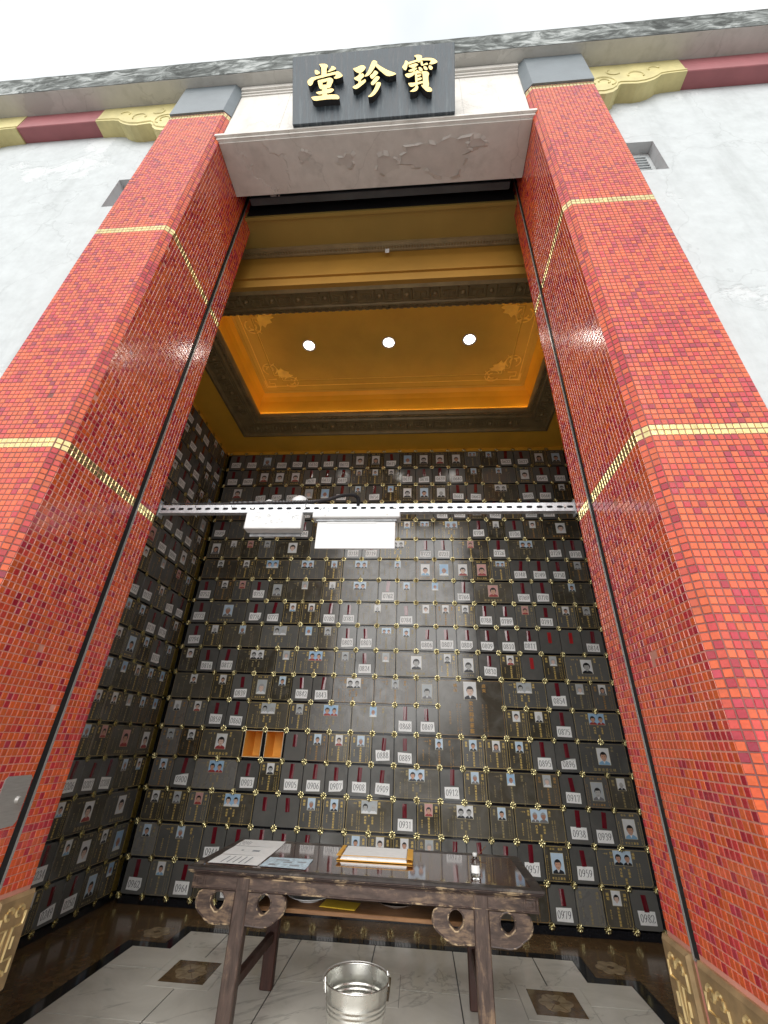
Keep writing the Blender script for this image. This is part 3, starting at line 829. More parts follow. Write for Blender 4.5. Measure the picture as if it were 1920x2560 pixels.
    for (a, q, f_, c) in gold:
        ctr = sum(q, Vector()) / 8
        b = MB(); b.add([v - ctr for v in q], f_); me = b.mesh('gold_tile', M['goldtile']); inst('gold_tile', me, root, ctr)
    b = MB()
    for (a, q, f_, c) in hidden: b.add(q, f_)
    tag(b.build('gold_band', M['goldtile'], root, fix=False), kind='stuff')
    # slate capital
    cp = MB()
    cz0, cz1 = 6.645, ZB - 0.004
    P = 0.014
    foot = [(xs_(XO + .012), YE + .1), (xs_(XO + .012), YF - P), (xs_(XI + CH + .01), YF - P), (xs_(XI - P * .4), YF + CH - P * .4), (xs_(XI - P * .4), -3.4), (xs_(XI + .05), -3.4), (xs_(XI + .05), YE + .1)]
    cp.prism([(x - off.x, y - off.y) for x, y in foot], 'z', cz0, cz1)
    autosmooth(cp.build('capital', M['slate'], root), 20)
    # bronze skirting: two plates on the jamb, one on the street side
    def plate(name, p0, eu, L_, en, z0, z1):
        b = MB()
        o = p0 - off
        t_, bv = 0.022, 0.012
        A = [o, o + eu * L_, o + eu * L_ + up * 0, o]
        v = []
        for (dd, ins, zz0, zz1) in ((0.0, 0, z0, z1), (t_ - bv, 0, z0, z1), (t_, bv, z0 + bv, z1 - bv)):
            for (s_, z) in ((ins, zz0), (L_ - ins, zz0), (L_ - ins, zz1), (ins, zz1)):
                v.append(o + eu * s_ + up * z + en * dd)
        fs = []
        for lv in (0, 4):
            for k in range(4): fs.append((lv + k, lv + (k + 1) % 4, lv + 4 + (k + 1) % 4, lv + 4 + k))
        fs.append((8, 9, 10, 11))
        b.add(v, fs)
        pl = b.build(name, M['bronze'], root)
        r2 = MB()
        H = z1 - z0
        n_ = max(1, round(L_ / 0.20)); w_ = L_ / n_
        for k in range(n_):
            def Q(a, c): return o + eu * (k * w_ + a * w_) + up * (z0 + c * H) + en * (t_ + .001)
            lines = [[(.18, .80), (.18, .66), (.42, .66), (.42, .34), (.18, .34), (.18, .20)], [(.82, .80), (.82, .66), (.58, .66), (.58, .34), (.82, .34), (.82, .20)], [(.30, .56), (.30, .44)], [(.70, .56), (.70, .44)]]
            for (cx, cz) in ((.36, .82), (.64, .82), (.36, .18), (.64, .18)):
                lines.append([(cx + .10 * math.cos(a), cz + .055 * math.sin(a)) for a in [x * .7 for x in range(8)]])
            for ln in lines: r2.tube([Q(*p) for p in ln], 0.0065, 5)
        r2.build('relief', M['bronze_hi'], pl)
    zb0, zb1 = 0.56, 0.885
    plate('bronze_base', Vector((xs_(XI + e), YF + CH, 0)), Vector((0, 1, 0)), gr0 - .002 - (YF + CH), Vector((-sgn, 0, 0)), zb0, zb1)
    plate('bronze_base', Vector((xs_(XI + e), gr1 + .002, 0)), Vector((0, 1, 0)), YE + .02 - gr1, Vector((-sgn, 0, 0)), zb0, zb1)
    plate('bronze_base', Vector((xs_(XO), ypl, 0)), Vector((-sgn, 0, 0)), XO - XI - CH, Vector((0, -1, 0)), zb0, zb1)
    b = MB(); b.prism([(x - off.x, y - off.y) for x, y in [(xs_(XO - .02), YE - .02), (xs_(XO - .02), YF + .04), (xs_(XI + CH + .02), YF + .04), (xs_(XI + .03), YF + CH + .04), (xs_(XI + .03), YE - .02)]], 'z', -0.005, 0.559); b.build('plinth', M['blackstone'], root)
    if sgn < 0:                                          # steel shutter-lock plate on the left jamb
        b = MB()
        x = xs_(XI) - off.x
        pl = [(-3.39, 1.16), (-3.37, 1.145), (-3.262, 1.15), (-3.25, 1.165), (-3.25, 1.325), (-3.262, 1.335), (-3.38, 1.335), (-3.39, 1.325)]
        b.prism([(y - off.y, z) for y, z in pl], 'x', x - .001, x + .004)
        lp = b.build('lock_plate', M['steel'], root)
        b = MB(); b.tube([(x + .002, -3.288 - off.y, 1.245), (x + .016, -3.288 - off.y, 1.245)], [.016, .012], 12); b.build('lock_knob', M['steel'], lp)
    return root
pillar(-1, 'red and orange mosaic pillar on the left side of the doorway')
pillar(1, 'red and orange mosaic pillar on the right side of the doorway')
# --- lintel
LB = empty('lintel_beam', (XC, -3.6, 6.1), label='greyish white painted lintel beam with flaking underside between the pillars', cat='beam')
def lb(x0, x1, y0, y1, z0, z1, m_): m_.box(x0 - XC, x1 - XC, y0 + 3.6, y1 + 3.6, z0 - 6.1, z1 - 6.1)
b = MB(); lb(XL + .003, XR - .003, -3.79, -3.375, 6.115, ZB - .002, b); b.build('beam', M['beam'], LB)
b = MB()
for (y0, y1, z0, z1) in ((-3.815, -3.7905, 6.13, 6.155), (-3.835, -3.7905, 6.155, 6.185), (-3.822, -3.7905, 6.185, 6.20), (-3.805, -3.7905, 6.20, 6.215)):
    lb(XL - .03, XR + .03, y0, y1, z0, z1, b)
b.build('lower_moulding', M['beam'], LB)
b = MB()
for (y0, y1, z0, z1) in ((-3.83, -3.7905, 7.19, ZB - .006), (-3.812, -3.7905, 7.16, 7.19), (-3.80, -3.7905, 7.13, 7.16)):
    lb(XL + .004, XR - .004, y0, y1, z0, z1, b)
b.build('upper_moulding', M['beam'], LB)
for x in (-0.83, 0.82):
    b = MB(); lb(x, x + .004, -3.7915, -3.79, 6.216, 7.129, b); b.build('panel_joint', M['soffit'], LB)
# flaking paint on the underside: bare patch ringed by curled flakes
fr = random.Random(21)
def flake_patch(cx, cy, rx, ry, n):
    pts = []
    for k in range(n):
        a = 2 * math.pi * k / n
        rr = 1 + .22 * math.sin(3 * a + cx * 7) + fr.uniform(-.16, .16)
        pts.append((cx + rx * rr * math.cos(a), cy + ry * rr * math.sin(a)))
    b = MB(); b.prism([(x - XC, y + 3.6) for x, y in pts], 'z', .013, .017); b.build('bare_patch', M['primer'], LB)
    for k in range(n):
        if fr.random() < .25: continue
        p, q = pts[k], pts[(k + 1) % n]
        out = ((p[0] + q[0]) / 2 - cx, (p[1] + q[1]) / 2 - cy); l = math.hypot(*out); out = (out[0] / l, out[1] / l)
        d = fr.uniform(.012, .035); h = fr.uniform(.004, .012)
        P0 = [(p[0] - out[0] * .004, p[1] - out[1] * .004, 6.1 + .0125 - h), (q[0] - out[0] * .004, q[1] - out[1] * .004, 6.1 + .0125 - h * fr.uniform(.3, 1)), (q[0] + out[0] * d, q[1] + out[1] * d, 6.1145), (p[0] + out[0] * d, p[1] + out[1] * d, 6.1145)]
        b = MB(); b.face([(x - XC, y + 3.6, z - 6.1) for x, y, z in P0]); b.face([(x - XC, y + 3.6, z - 6.1 + .0012) for x, y, z in reversed(P0)]); b.build('paint_flake', M['beam'], LB)
flake_patch(0.60, -3.58, .30, .13, 30)
flake_patch(0.14, -3.55, .10, .07, 14)
flake_patch(-.22, -3.60, .07, .05, 12)
flake_patch(.93, -3.66, .08, .03, 10)
flake_patch(-.6, -3.66, .05, .04, 10)
# --- roller shutter in the slot behind the lintel
RS = empty('roller_shutter', (XC, -3.27, 6.3), label='dark rolled-up steel shutter in the slot behind the lintel', cat='shutter')
b = MB(); b.box(-1.34, 1.34, -.10, .10, .30, .34); b.box(-1.34, 1.34, -.104, -.10, -.17, .34); b.box(-1.34, 1.34, .098, .102, -.12, .34); b.build('housing', M['black'], RS)
for k in range(4):
    b = MB(); zz = .02 + k * .06; b.prism([(-.045, zz), (-.03, zz - .02), (.0, zz - .026), (.03, zz - .02), (.045, zz), (.045, zz + .028), (-.045, zz + .028)], 'x', -1.27, 1.27); b.build('shutter_slat', M['shutter'], RS)
b = MB(); b.bbox(-1.28, 1.28, -.035, .035, -.075, -.03, .006); b.build('bottom_bar', M['shutter'], RS)
b = MB(); b.box(-1.06, -1.0, -.05, -.037, -.07, -.02); b.box(-.98, -.965, -.05, -.037, -.075, -.01); b.build('latch', M['galv'], RS)
# --- name board
GL = [[[(-453,463),(-407,461),(-384,453),(-374,440),(-377,428),(-386,417),(-387,361),(-384,352),(-420,334),(-428,344),(-430,421),(-439,443)],[(-488,410),(-478,414),(-462,405),(-442,387),(-446,376),(-466,370),(-480,372),(-487,385)],[(-342,435),(-327,431),(-309,417),(-304,407),(-311,400),(-340,390),(-377,381),(-377,388),(-352,409)],[(-552,309),(-547,327),(-519,348),(-489,352),(-430,361),(-386,368),(-322,379),(-286,382),(-265,364),(-246,343),(-252,333),(-279,321),(-304,318),(-326,326),(-309,343),(-303,357),(-352,351),(-398,344),(-462,333),(-494,322),(-502,305),(-510,284),(-527,275),(-542,285)],[(-463,313),(-456,318),(-420,318),(-420,237),(-434,237),(-446,246),(-455,275)],[(-456,318),(-420,322),(-375,330),(-352,332),(-334,319),(-377,303),(-420,292)],[(-352,332),(-334,319),(-326,303),(-344,265),(-348,249),(-361,243),(-387,272),(-378,304)],[(-423,273),(-384,274),(-352,247),(-361,242),(-381,240),(-423,237)],[(-420,273),(-381,269),(-381,162),(-397,156),(-423,170)],[(-480,213),(-420,221),(-361,234),(-334,233),(-320,221),(-329,208),(-350,197),(-384,195),(-423,191),(-448,190),(-464,198)],[(-519,174),(-489,176),(-420,179),(-375,183),(-329,180),(-295,175),(-281,162),(-274,148),(-281,135),(-306,137),(-340,141),(-397,142),(-443,139),(-477,138),(-496,142),(-507,154)]],[[(-162,396),(-135,400),(-95,417),(-66,414),(-52,399),(-54,386),(-68,368),(-90,351),(-114,352),(-138,366)],[(-110,356),(-90,354),(-91,253),(-113,247)],[(-154,311),(-124,324),(-106,339),(-76,346),(-67,335),(-64,316),(-90,297),(-95,278),(-114,280),(-143,296)],[(-166,234),(-135,249),(-111,263),(-58,294),(-50,285),(-51,269),(-74,249),(-111,222),(-135,212),(-151,220)],[(6,448),(27,448),(47,433),(46,415),(27,389),(11,363),(-10,335),(-31,318),(-53,314),(-63,317),(-52,331),(-31,359),(-15,399)],[(30,416),(49,414),(64,399),(104,371),(149,343),(186,328),(208,314),(196,307),(170,300),(138,299),(120,307),(96,328),(64,359),(33,394)],[(23,357),(35,356),(55,339),(48,325),(27,305),(9,289),(-3,289),(-15,309),(-13,319),(9,334)],[(32,304),(54,307),(68,296),(64,283),(46,263),(24,240),(8,231),(-2,237),(-9,251),(11,277)],[(46,254),(69,252),(79,242),(72,220),(53,183),(29,153),(6,136),(-16,131),(-34,137),(-10,156),(16,187),(32,220),(36,242)]],[[(356,457),(368,463),(390,464),(410,459),(424,446),(419,426),(410,404),(399,394),(385,400),(377,414),(375,439)],[(282,423),(290,422),(306,412),(302,384),(297,358),(290,342),(286,338),(270,346),(257,365),(261,379),(275,394)],[(304,405),(337,411),(377,421),(421,427),(454,430),(498,424),(531,411),(553,385),(537,376),(506,369),(482,372),(485,383),(499,403),(465,407),(421,411),(377,403),(341,395),(306,382)],[(306,374),(332,382),(366,390),(381,386),(391,376),(385,370),(365,358),(345,353),(321,360)],[(348,362),(365,360),(363,313),(347,307)],[(306,332),(328,341),(345,348),(374,352),(382,345),(376,337),(359,327),(336,320),(314,322)],[(277,300),(297,308),(328,309),(345,314),(363,313),(362,295),(345,285),(327,275),(310,268),(292,277)],[(409,402),(427,402),(429,375),(427,361),(418,361),(412,374)],[(418,370),(443,376),(460,385),(473,374),(471,366),(443,365),(425,360)],[(393,353),(407,350),(423,337),(428,323),(420,314),(409,311),(398,323),(393,340)],[(433,355),(451,352),(464,340),(469,328),(462,318),(447,321),(436,333)],[(478,359),(493,355),(508,342),(511,333),(504,320),(491,318),(480,327),(475,341)],[(374,323),(385,324),(398,314),(411,301),(425,298),(425,293),(381,297),(363,294),(363,313)],[(362,301),(382,298),(383,220),(380,202),(367,207),(365,255)],[(416,308),(438,310),(464,306),(477,293),(481,281),(473,266),(473,234),(479,193),(474,177),(463,169),(428,182),(428,250),(425,291)],[(380,283),(414,284),(416,276),(402,266),(380,264)],[(383,254),(416,258),(421,249),(415,240),(398,234),(382,233)],[(304,218),(327,219),(358,217),(393,221),(429,225),(429,209),(393,201),(367,194),(345,184),(327,184),(316,194)],[(371,200),(384,192),(391,176),(384,154),(371,143),(349,140),(316,143),(336,156),(358,172),(369,187)],[(412,192),(433,188),(463,174),(485,167),(501,152),(504,136),(501,129),(481,127),(461,131),(444,148),(424,171)]]]
NB = empty('name_board', (0.036, -3.86, 6.17), label='black hanging board with three gold characters tilted forward over the doorway', cat='sign')
tilt = math.atan2(.277, .54)
NB.rotation_euler = (tilt, 0, 0)
b = MB(); b.bbox(-.697, .697, 0, .062, 0, .607, .004); b.build('board', M['signboard'], NB)
def chaikin(p):
    o = []
    for a, c in zip(p, p[1:] + p[:1]):
        o += [(a[0] * .78 + c[0] * .22, a[1] * .78 + c[1] * .22), (a[0] * .22 + c[0] * .78, a[1] * .22 + c[1] * .78)]
    return o
for gi, gl in enumerate(GL):
    root = None
    sides_, fronts = MB(), MB()
    for k, pl in enumerate(gl):
        p = chaikin([(x / 1000, z / 1000) for x, z in pl])
        yf = -.05 - k * .0005
        n = len(p)
        for i in range(n):
            a, c = p[i], p[(i + 1) % n]
            sides_.face([(a[0], yf, a[1]), (c[0], yf, c[1]), (c[0], -.0005, c[1]), (a[0], -.0005, a[1])])
        fronts.face([(x, yf - .0003, z) for x, z in p])
    ch = sides_.build('character', M['letter_side'], NB)
    fronts.build('gold_face', M['gold_leaf'], ch)
# ================================================================== NICHE WALLS
CW, RH, DH, ZR = 0.25, 0.3041, 0.284, 0.077            # cell width, row pitch, door height, bottom of lowest row
# --- glyph library (built-in font, evaluated once per character)
CHARS = sorted(set('廣東中山南海寶安台新會順德番禺開平佛鶴福建惠州潮陽恩要肇慶高明三水從化上浙江公門氏靈龕之顯考妣夫人孝子媳孫仝立生於終一九二五六七八十年月日辰戌巳午未申吉時享壽有歲梁錦華安息主懷林陳李黃張何郭忠達'))
GLY = {}
tmp = []
for ch in CHARS:
    cu = bpy.data.curves.new('glyph', 'FONT'); cu.body = ch; cu.resolution_u = 1; cu.align_x = 'CENTER'; cu.align_y = 'CENTER'
    ob = bpy.data.objects.new('glyph', cu); COL.objects.link(ob); tmp.append((ch, ob, cu))
dg = bpy.context.evaluated_depsgraph_get(); dg.update()
for ch, ob, cu in tmp:
    me = ob.evaluated_get(dg).to_mesh()
    vv = [(v.co.x, v.co.y) for v in me.vertices]
    if vv:
        cx = (min(a for a, _ in vv) + max(a for a, _ in vv)) / 2; cy = (min(b_ for _, b_ in vv) + max(b_ for _, b_ in vv)) / 2
        vv = [(a - cx, b_ - cy) for a, b_ in vv]
    GLY[ch] = (vv, [tuple(p.vertices) for p in me.polygons])
    ob.evaluated_get(dg).to_mesh_clear()
for ch, ob, cu in tmp:
    bpy.data.objects.remove(ob); bpy.data.curves.remove(cu)
def put(mb, text, x, z, s, vertical=True, pitch=1.08, mat=0, bold=0.0):
    for k, ch in enumerate(text):
        if ch != ' ':
            vv, ff = GLY[ch]
            ox, oz = (x, z - k * s * pitch) if vertical else (x + k * s * pitch, z)
            mb.add([(ox + a * s, 0, oz + b_ * s) for a, b_ in vv], ff, mat)
            if bold:
                mb.add([(ox + a * s + bold, -0.0002, oz + b_ * s) for a, b_ in vv], ff, mat)
def notch_border(mb, w, h, ins=0.008, n=0.015, t=0.0022, mat=0):
    x0, x1, z0, z1 = -w / 2 + ins, w / 2 - ins, ins, h - ins
    path = []
    for (cx, cz, a0) in ((x1, z1, math.pi), (x0, z1, 1.5 * math.pi), (x0, z0, 0), (x1, z0, .5 * math.pi)):
        seq = []
        for k in range(5):
            a = a0 + math.pi / 2 * k / 4
            seq.append((cx + n * math.cos(a), cz + n * math.sin(a)))
        path += seq[::-1]
    m = len(path)
    for i in range(m):
        a, b_ = path[i], path[(i + 1) % m]
        dx, dz = b_[0] - a[0], b_[1] - a[1]; l = math.hypot(dx, dz)
        if l < 1e-6: continue
        nx, nz = -dz / l * t / 2, dx / l * t / 2
        mb.face([(a[0] - nx, 0, a[1] - nz), (b_[0] - nx, 0, b_[1] - nz), (b_[0] + nx, 0, b_[1] + nz), (a[0] + nx, 0, a[1] + nz)], mat)
PROV = ['廣東', '廣東', '廣東', '福建', '浙江', '潮州', '惠州', '廣東']
TOWN = ['中山', '南海', '寶安', '台山', '新會', '順德', '番禺', '開平', '鶴山', '三水', '佛山', '東山']
SURN = '林陳李黃張何梁郭'
lr = random.Random(5)
def dates(n): return '生於一九' + ''.join(lr.choice('一二三五六七八九十') for _ in range(n)) + '月' + lr.choice('一二三五') + '日'
def letter_P(v, h=DH):
    mb = MB(); notch_border(mb, 0.243, h)
    put(mb, PROV[v % 8], 0.078, 0.240, 0.027, bold=.0016); put(mb, TOWN[v % 12], -0.078, 0.240, 0.027, bold=.0016)
    put(mb, SURN[v % 8] + ('公' if v % 2 else '門') + lr.choice(SURN) + lr.choice('安華明德') + '靈龕', 0.0, 0.143, 0.0215, bold=.0016)
    put(mb, dates(5), 0.085, 0.178, 0.0128); put(mb, dates(6), 0.064, 0.178, 0.0128)
    put(mb, '孝子仝立', -0.070, 0.125, 0.016); return mb
def letter_F(v):
    mb = MB(); notch_border(mb, 0.243, DH)
    put(mb, TOWN[v % 12] + ' ' + PROV[v % 8], -0.052, 0.257, 0.020, False, 1.3, bold=.001)
    put(mb, lr.choice(SURN) + '公之靈龕', -0.058, 0.031, 0.020, False, 1.3, bold=.001)
    put(mb, dates(6), 0.094, 0.20, 0.013); put(mb, dates(6), -0.094, 0.20, 0.013); return mb
def letter_D(v):
    mb = MB(); notch_border(mb, 0.493, DH)
    put(mb, PROV[v % 8], 0.115, 0.245, 0.027, bold=.0014); put(mb, TOWN[v % 12], -0.10, 0.245, 0.027, bold=.0014)
    put(mb, '一' + '時享', -0.165, 0.238, 0.016, False)
    put(mb, SURN[v % 8] + '公' + lr.choice('明安達忠') + lr.choice('華德') + '靈龕', 0, 0.143, 0.0215, bold=.0016)
    put(mb, dates(6), 0.15, 0.19, 0.0135); put(mb, dates(6), 0.125, 0.17, 0.0135); put(mb, dates(6), -0.11, 0.18, 0.0135); put(mb, '孝子媳孫仝立', -0.175, 0.15, 0.0165); return mb
def letter_G(v):                                         # wide door, large portrait, one bold line below
    mb = MB(); notch_border(mb, 0.493, DH)
    put(mb, TOWN[v % 12], 0.10, 0.245, 0.026, bold=.0014); put(mb, '一時享', -0.17, 0.238, 0.016, False); put(mb, '十', -0.095, 0.238, 0.024, bold=.001)
    put(mb, '龕靈' + lr.choice('安明德達') + lr.choice('忠華') + '公' + SURN[v % 8], -0.105, 0.037, 0.031, False, 1.25, bold=.0016)
    put(mb, dates(6), 0.15, 0.19, 0.0135); put(mb, dates(5), -0.12, 0.19, 0.0135); put(mb, '孝子媳孫仝立', -0.18, 0.16, 0.0165); return mb
def letter_W(v):                                         # wide door, couple
    mb = MB(); notch_border(mb, 0.493, DH)
    put(mb, PROV[v % 8], 0.105, 0.25, 0.026, bold=.0014); put(mb, TOWN[v % 12], -0.105, 0.25, 0.026, bold=.0014); put(mb, '一時享', -0.175, 0.243, 0.015, False)
    put(mb, SURN[v % 8], 0, 0.140, 0.020, bold=.0014); put(mb, '門' + lr.choice(SURN) + lr.choice('明安'), -0.038, 0.125, 0.022, bold=.0014); put(mb, '公' + lr.choice('錦達') + lr.choice('華忠'), 0.038, 0.125, 0.022, bold=.0014); put(mb, '靈龕', 0, 0.052, 0.0215, bold=.0014)
    for x in (0.15, 0.125, -0.10, -0.125): put(mb, dates(6), x, 0.175, 0.0132)
    put(mb, '孝子媳孫仝立', -0.175, 0.14, 0.016); return mb
def letter_B():
    mb = MB(); w, h = 0.743, DH + RH
    notch_border(mb, w, h, n=0.02)
    put(mb, '廣東', 0.16, 0.525, 0.045, bold=.002); put(mb, '佛山', -0.17, 0.525, 0.045, bold=.002)
    put(mb, '梁公錦華靈龕', 0.0, 0.335, 0.052, True, 1.08, bold=.0025)
    for x in (.135, .175, -.12, -.155): put(mb, dates(7), x, .32, .020, True, 1.2)
    put(mb, '孝子孫仝立', -.24, .24, .026); return mb
# --- printed portraits, one small flat plate each
def ell(cx, cz, rx, rz, n=14, a0=0, a1=2 * math.pi): return [(cx + rx * math.cos(a0 + (a1 - a0) * k / n), cz + rz * math.sin(a0 + (a1 - a0) * k / n)) for k in range(n + (0 if abs(a1 - a0 - 2 * math.pi) < 1e-6 else 1))]
PSLOT = ['frame_gold', 'bg', 'hair', 'skin', 'cloth', 'shirt']
def sitter(mb, cx, z0, s, style, L):
    """head and shoulders of about s width; style 0 man, 1 woman, 2 bald, 3 long hair"""
    def put_(pts, m, k): mb.face([(x, -0.0006 - k * .00025 - L, z) for x, z in pts], m)
    if style == 3: put_([(cx - .30 * s, z0 + .25 * s), (cx + .34 * s, z0 + .22 * s)] + ell(cx, z0 + .70 * s, .34 * s, .36 * s, 10, 0, math.pi), 2, 1)
    put_([(cx - .50 * s, z0), (cx + .50 * s, z0), (cx + .47 * s, z0 + .16 * s), (cx + .30 * s, z0 + .27 * s), (cx + .12 * s, z0 + .33 * s), (cx - .12 * s, z0 + .33 * s), (cx - .30 * s, z0 + .27 * s), (cx - .47 * s, z0 + .16 * s)], 4, 2)
    put_([(cx - .09 * s, z0 + .25 * s), (cx + .09 * s, z0 + .25 * s), (cx + .09 * s, z0 + .5 * s), (cx - .09 * s, z0 + .5 * s)], 3, 3)
    if style in (0, 2): put_([(cx - .13 * s, z0 + .34 * s), (cx, z0 + .06 * s), (cx + .13 * s, z0 + .34 * s), (cx, z0 + .26 * s)], 5, 4)
    else: put_([(cx - .11 * s, z0 + .33 * s), (cx, z0 + .2 * s), (cx + .11 * s, z0 + .33 * s)], 3, 4)
    if style != 2: put_(ell(cx, z0 + .72 * s, (.305 if style == 0 else .345) * s, (.33 if style == 0 else .35) * s), 2, 5)
    put_(ell(cx, z0 + .62 * s, .25 * s, .33 * s), 3, 6)
    for sg in (-1, 1): put_(ell(cx + sg * .255 * s, z0 + .61 * s, .035 * s, .07 * s, 6), 3, 5)
    if style != 2: put_(ell(cx, z0 + .83 * s, .25 * s, .14 * s, 8, 0, math.pi) + [(cx - .06 * s, z0 + .80 * s)], 2, 7)
    for sg in (-1, 1): put_(ell(cx + sg * .10 * s, z0 + .66 * s, .045 * s, .018 * s, 6), 2, 8)
    put_([(cx - .012 * s, z0 + .64 * s), (cx + .012 * s, z0 + .64 * s), (cx + .03 * s, z0 + .55 * s), (cx - .03 * s, z0 + .55 * s)], 4 if style == 9 else 3, 8)
    put_(ell(cx, z0 + .44 * s, .075 * s, .016 * s, 6), 4, 8)
def portrait(w, h, bgc, skin, hair, cloth, styles, framed=True):
    mb = MB()
    fr_ = 0.0028 if framed else 0.0012
    mb.box(-w / 2, w / 2, -0.0004, 0.0, 0, h, 0)
    mb.face([(-w / 2 + fr_, -0.0006, fr_), (w / 2 - fr_, -0.0006, fr_), (w / 2 - fr_, -0.0006, h - fr_), (-w / 2 + fr_, -0.0006, h - fr_)], 1)
    n = len(styles)
    for k, st in enumerate(styles):
        s = (w - 2 * fr_) / n * (0.93 if n == 1 else 0.97)
        if s * 1.08 > h - 2 * fr_: s = (h - 2 * fr_) / 1.08
        cx = 0 if n == 1 else (-w / 2 + fr_) + (w - 2 * fr_) * (k + .5) / n
        sitter(mb, cx, fr_, s, st, k * .00005)
    return mb.mesh('portrait', [M['frame_gold'], M[bgc], M[hair], M[skin], M[cloth], M['shirt']])
PK = [('bg_white', 'skin', 'hair', 'suit', 0), ('bg_sky', 'skin', 'hair', 'suit', 0), ('bg_white', 'skin_pale', 'hair', 'shirt', 1), ('bg_white', 'grey_skin', 'hair', 'suit', 1), ('bg_grey', 'grey_skin', 'hair', 'grey_cloth', 0), ('bg_sky', 'skin_tan', 'hair_grey', 'grey_cloth', 0),
      ('bg_pink', 'skin', 'hair', 'red_cloth', 1), ('bg_white', 'skin_pale', 'hair', 'red_cloth', 1), ('bg_white', 'skin', 'hair', 'blue_cloth', 0), ('bg_blue', 'skin_tan', 'hair', 'shirt', 2), ('bg_white', 'grey_skin', 'hair_grey', 'suit', 2), ('bg_grey', 'skin_pale', 'hair_grey', 'shirt', 1), ('bg_white', 'skin', 'hair', 'grey_cloth', 3), ('bg_sky', 'skin', 'hair', 'suit', 0)]
PS = [portrait(.086, .112, a, b_, c, d, [e]) for a, b_, c, d, e in PK]
PF = [portrait(.122, .165, a, b_, c, d, [e]) for a, b_, c, d, e in PK]
PG = [portrait(.130, .160, a, b_, c, d, [e]) for a, b_, c, d, e in PK[:9]]
PP = [portrait(.172, .118, a, b_, c, d, e) for a, b_, c, d, e in (('bg_sky', 'skin', 'hair', 'suit', [1, 0]), ('bg_white', 'grey_skin', 'hair', 'suit', [1, 0]), ('bg_blue', 'skin', 'hair', 'red_cloth', [1, 0]), ('bg_sky', 'skin_tan', 'hair_grey', 'grey_cloth', [0, 1]), ('bg_grey', 'grey_skin', 'hair', 'shirt', [1, 2]), ('bg_blue', 'skin_pale', 'hair', 'shirt', [1, 0]))]
PP2 = [portrait(.122, .086, a, b_, c, d, e) for a, b_, c, d, e in (('bg_white', 'grey_skin', 'hair', 'suit', [0, 0]), ('bg_sky', 'skin', 'hair', 'grey_cloth', [1, 0]))]
PBIG = portrait(.152, .195, 'bg_white', 'skin_pale', 'hair', 'suit', [0])
GOLDS = [M['gold_bright'], M['gold_faded'], M['gold_orange']]
def variants(fn, n):
    out = []
    for v in range(n):
        mb = fn(v)
        out.append([mb.mesh('gold_lettering', g_) for g_ in GOLDS])
    return out
LP, LF, LD, LG, LW = variants(letter_P, 10), variants(letter_F, 4), variants(letter_D, 5), variants(letter_G, 4), variants(letter_W, 6)
LBIG = letter_B().mesh('gold_lettering', M['gold_orange'])
# --- doors
def door_mesh(w, h, mat):
    mb = MB(); mb.bbox(-w / 2, w / 2, 0, 0.02, 0, h, 0.0025); return mb.mesh('niche_door', mat)
DM = {}
for nm in ('door_grey', 'door_brown', 'door_dusty'):
    DM[nm] = {1: door_mesh(.243, DH, M[nm]), 2: door_mesh(.493, DH, M[nm]), 3: door_mesh(.743, DH + RH, M[nm])}
# --- number cards: digits drawn with a broad-nib pen
DIG = {'0': [[(.5 + .36 * math.cos(a), .5 + .5 * math.sin(a)) for a in [k * math.pi / 7 for k in range(15)]]],
       '1': [[(.28, .82), (.54, 1.0), (.54, .0)], [(.3, .01), (.78, .01)]],
       '2': [[(.14, .76), (.24, .94), (.5, 1.0), (.76, .9), (.82, .72), (.7, .5), (.4, .22), (.14, .03), (.86, .03), (.9, .18)]],
       '3': [[(.16, .82), (.32, .97), (.56, .98), (.76, .82), (.7, .64), (.44, .53), (.7, .46), (.84, .28), (.74, .08), (.46, .0), (.18, .07)]],
       '4': [[(.9, .26), (.08, .26), (.66, 1.0), (.66, .0)]],
       '5': [[(.82, .98), (.32, .98), (.24, .58), (.5, .6), (.78, .48), (.84, .26), (.7, .06), (.42, .0), (.16, .06)]],
       '6': [[(.82, .98), (.5, .84), (.24, .54), (.18, .28), (.3, .06), (.54, .0), (.8, .12), (.86, .32), (.76, .52), (.52, .58), (.24, .44)]],
       '7': [[(.12, .8), (.16, .97), (.88, .97), (.44, .0)]],
       '8': [[(.5, .53), (.24, .68), (.24, .88), (.5, 1.0), (.76, .88), (.76, .68), (.5, .53), (.2, .36), (.18, .14), (.5, .0), (.82, .14), (.8, .36), (.5, .53)]],
       '9': [[(.2, .02), (.52, .16), (.76, .46), (.84, .74), (.7, .94), (.46, 1.0), (.2, .88), (.14, .68), (.24, .48), (.5, .42), (.78, .58)]]}
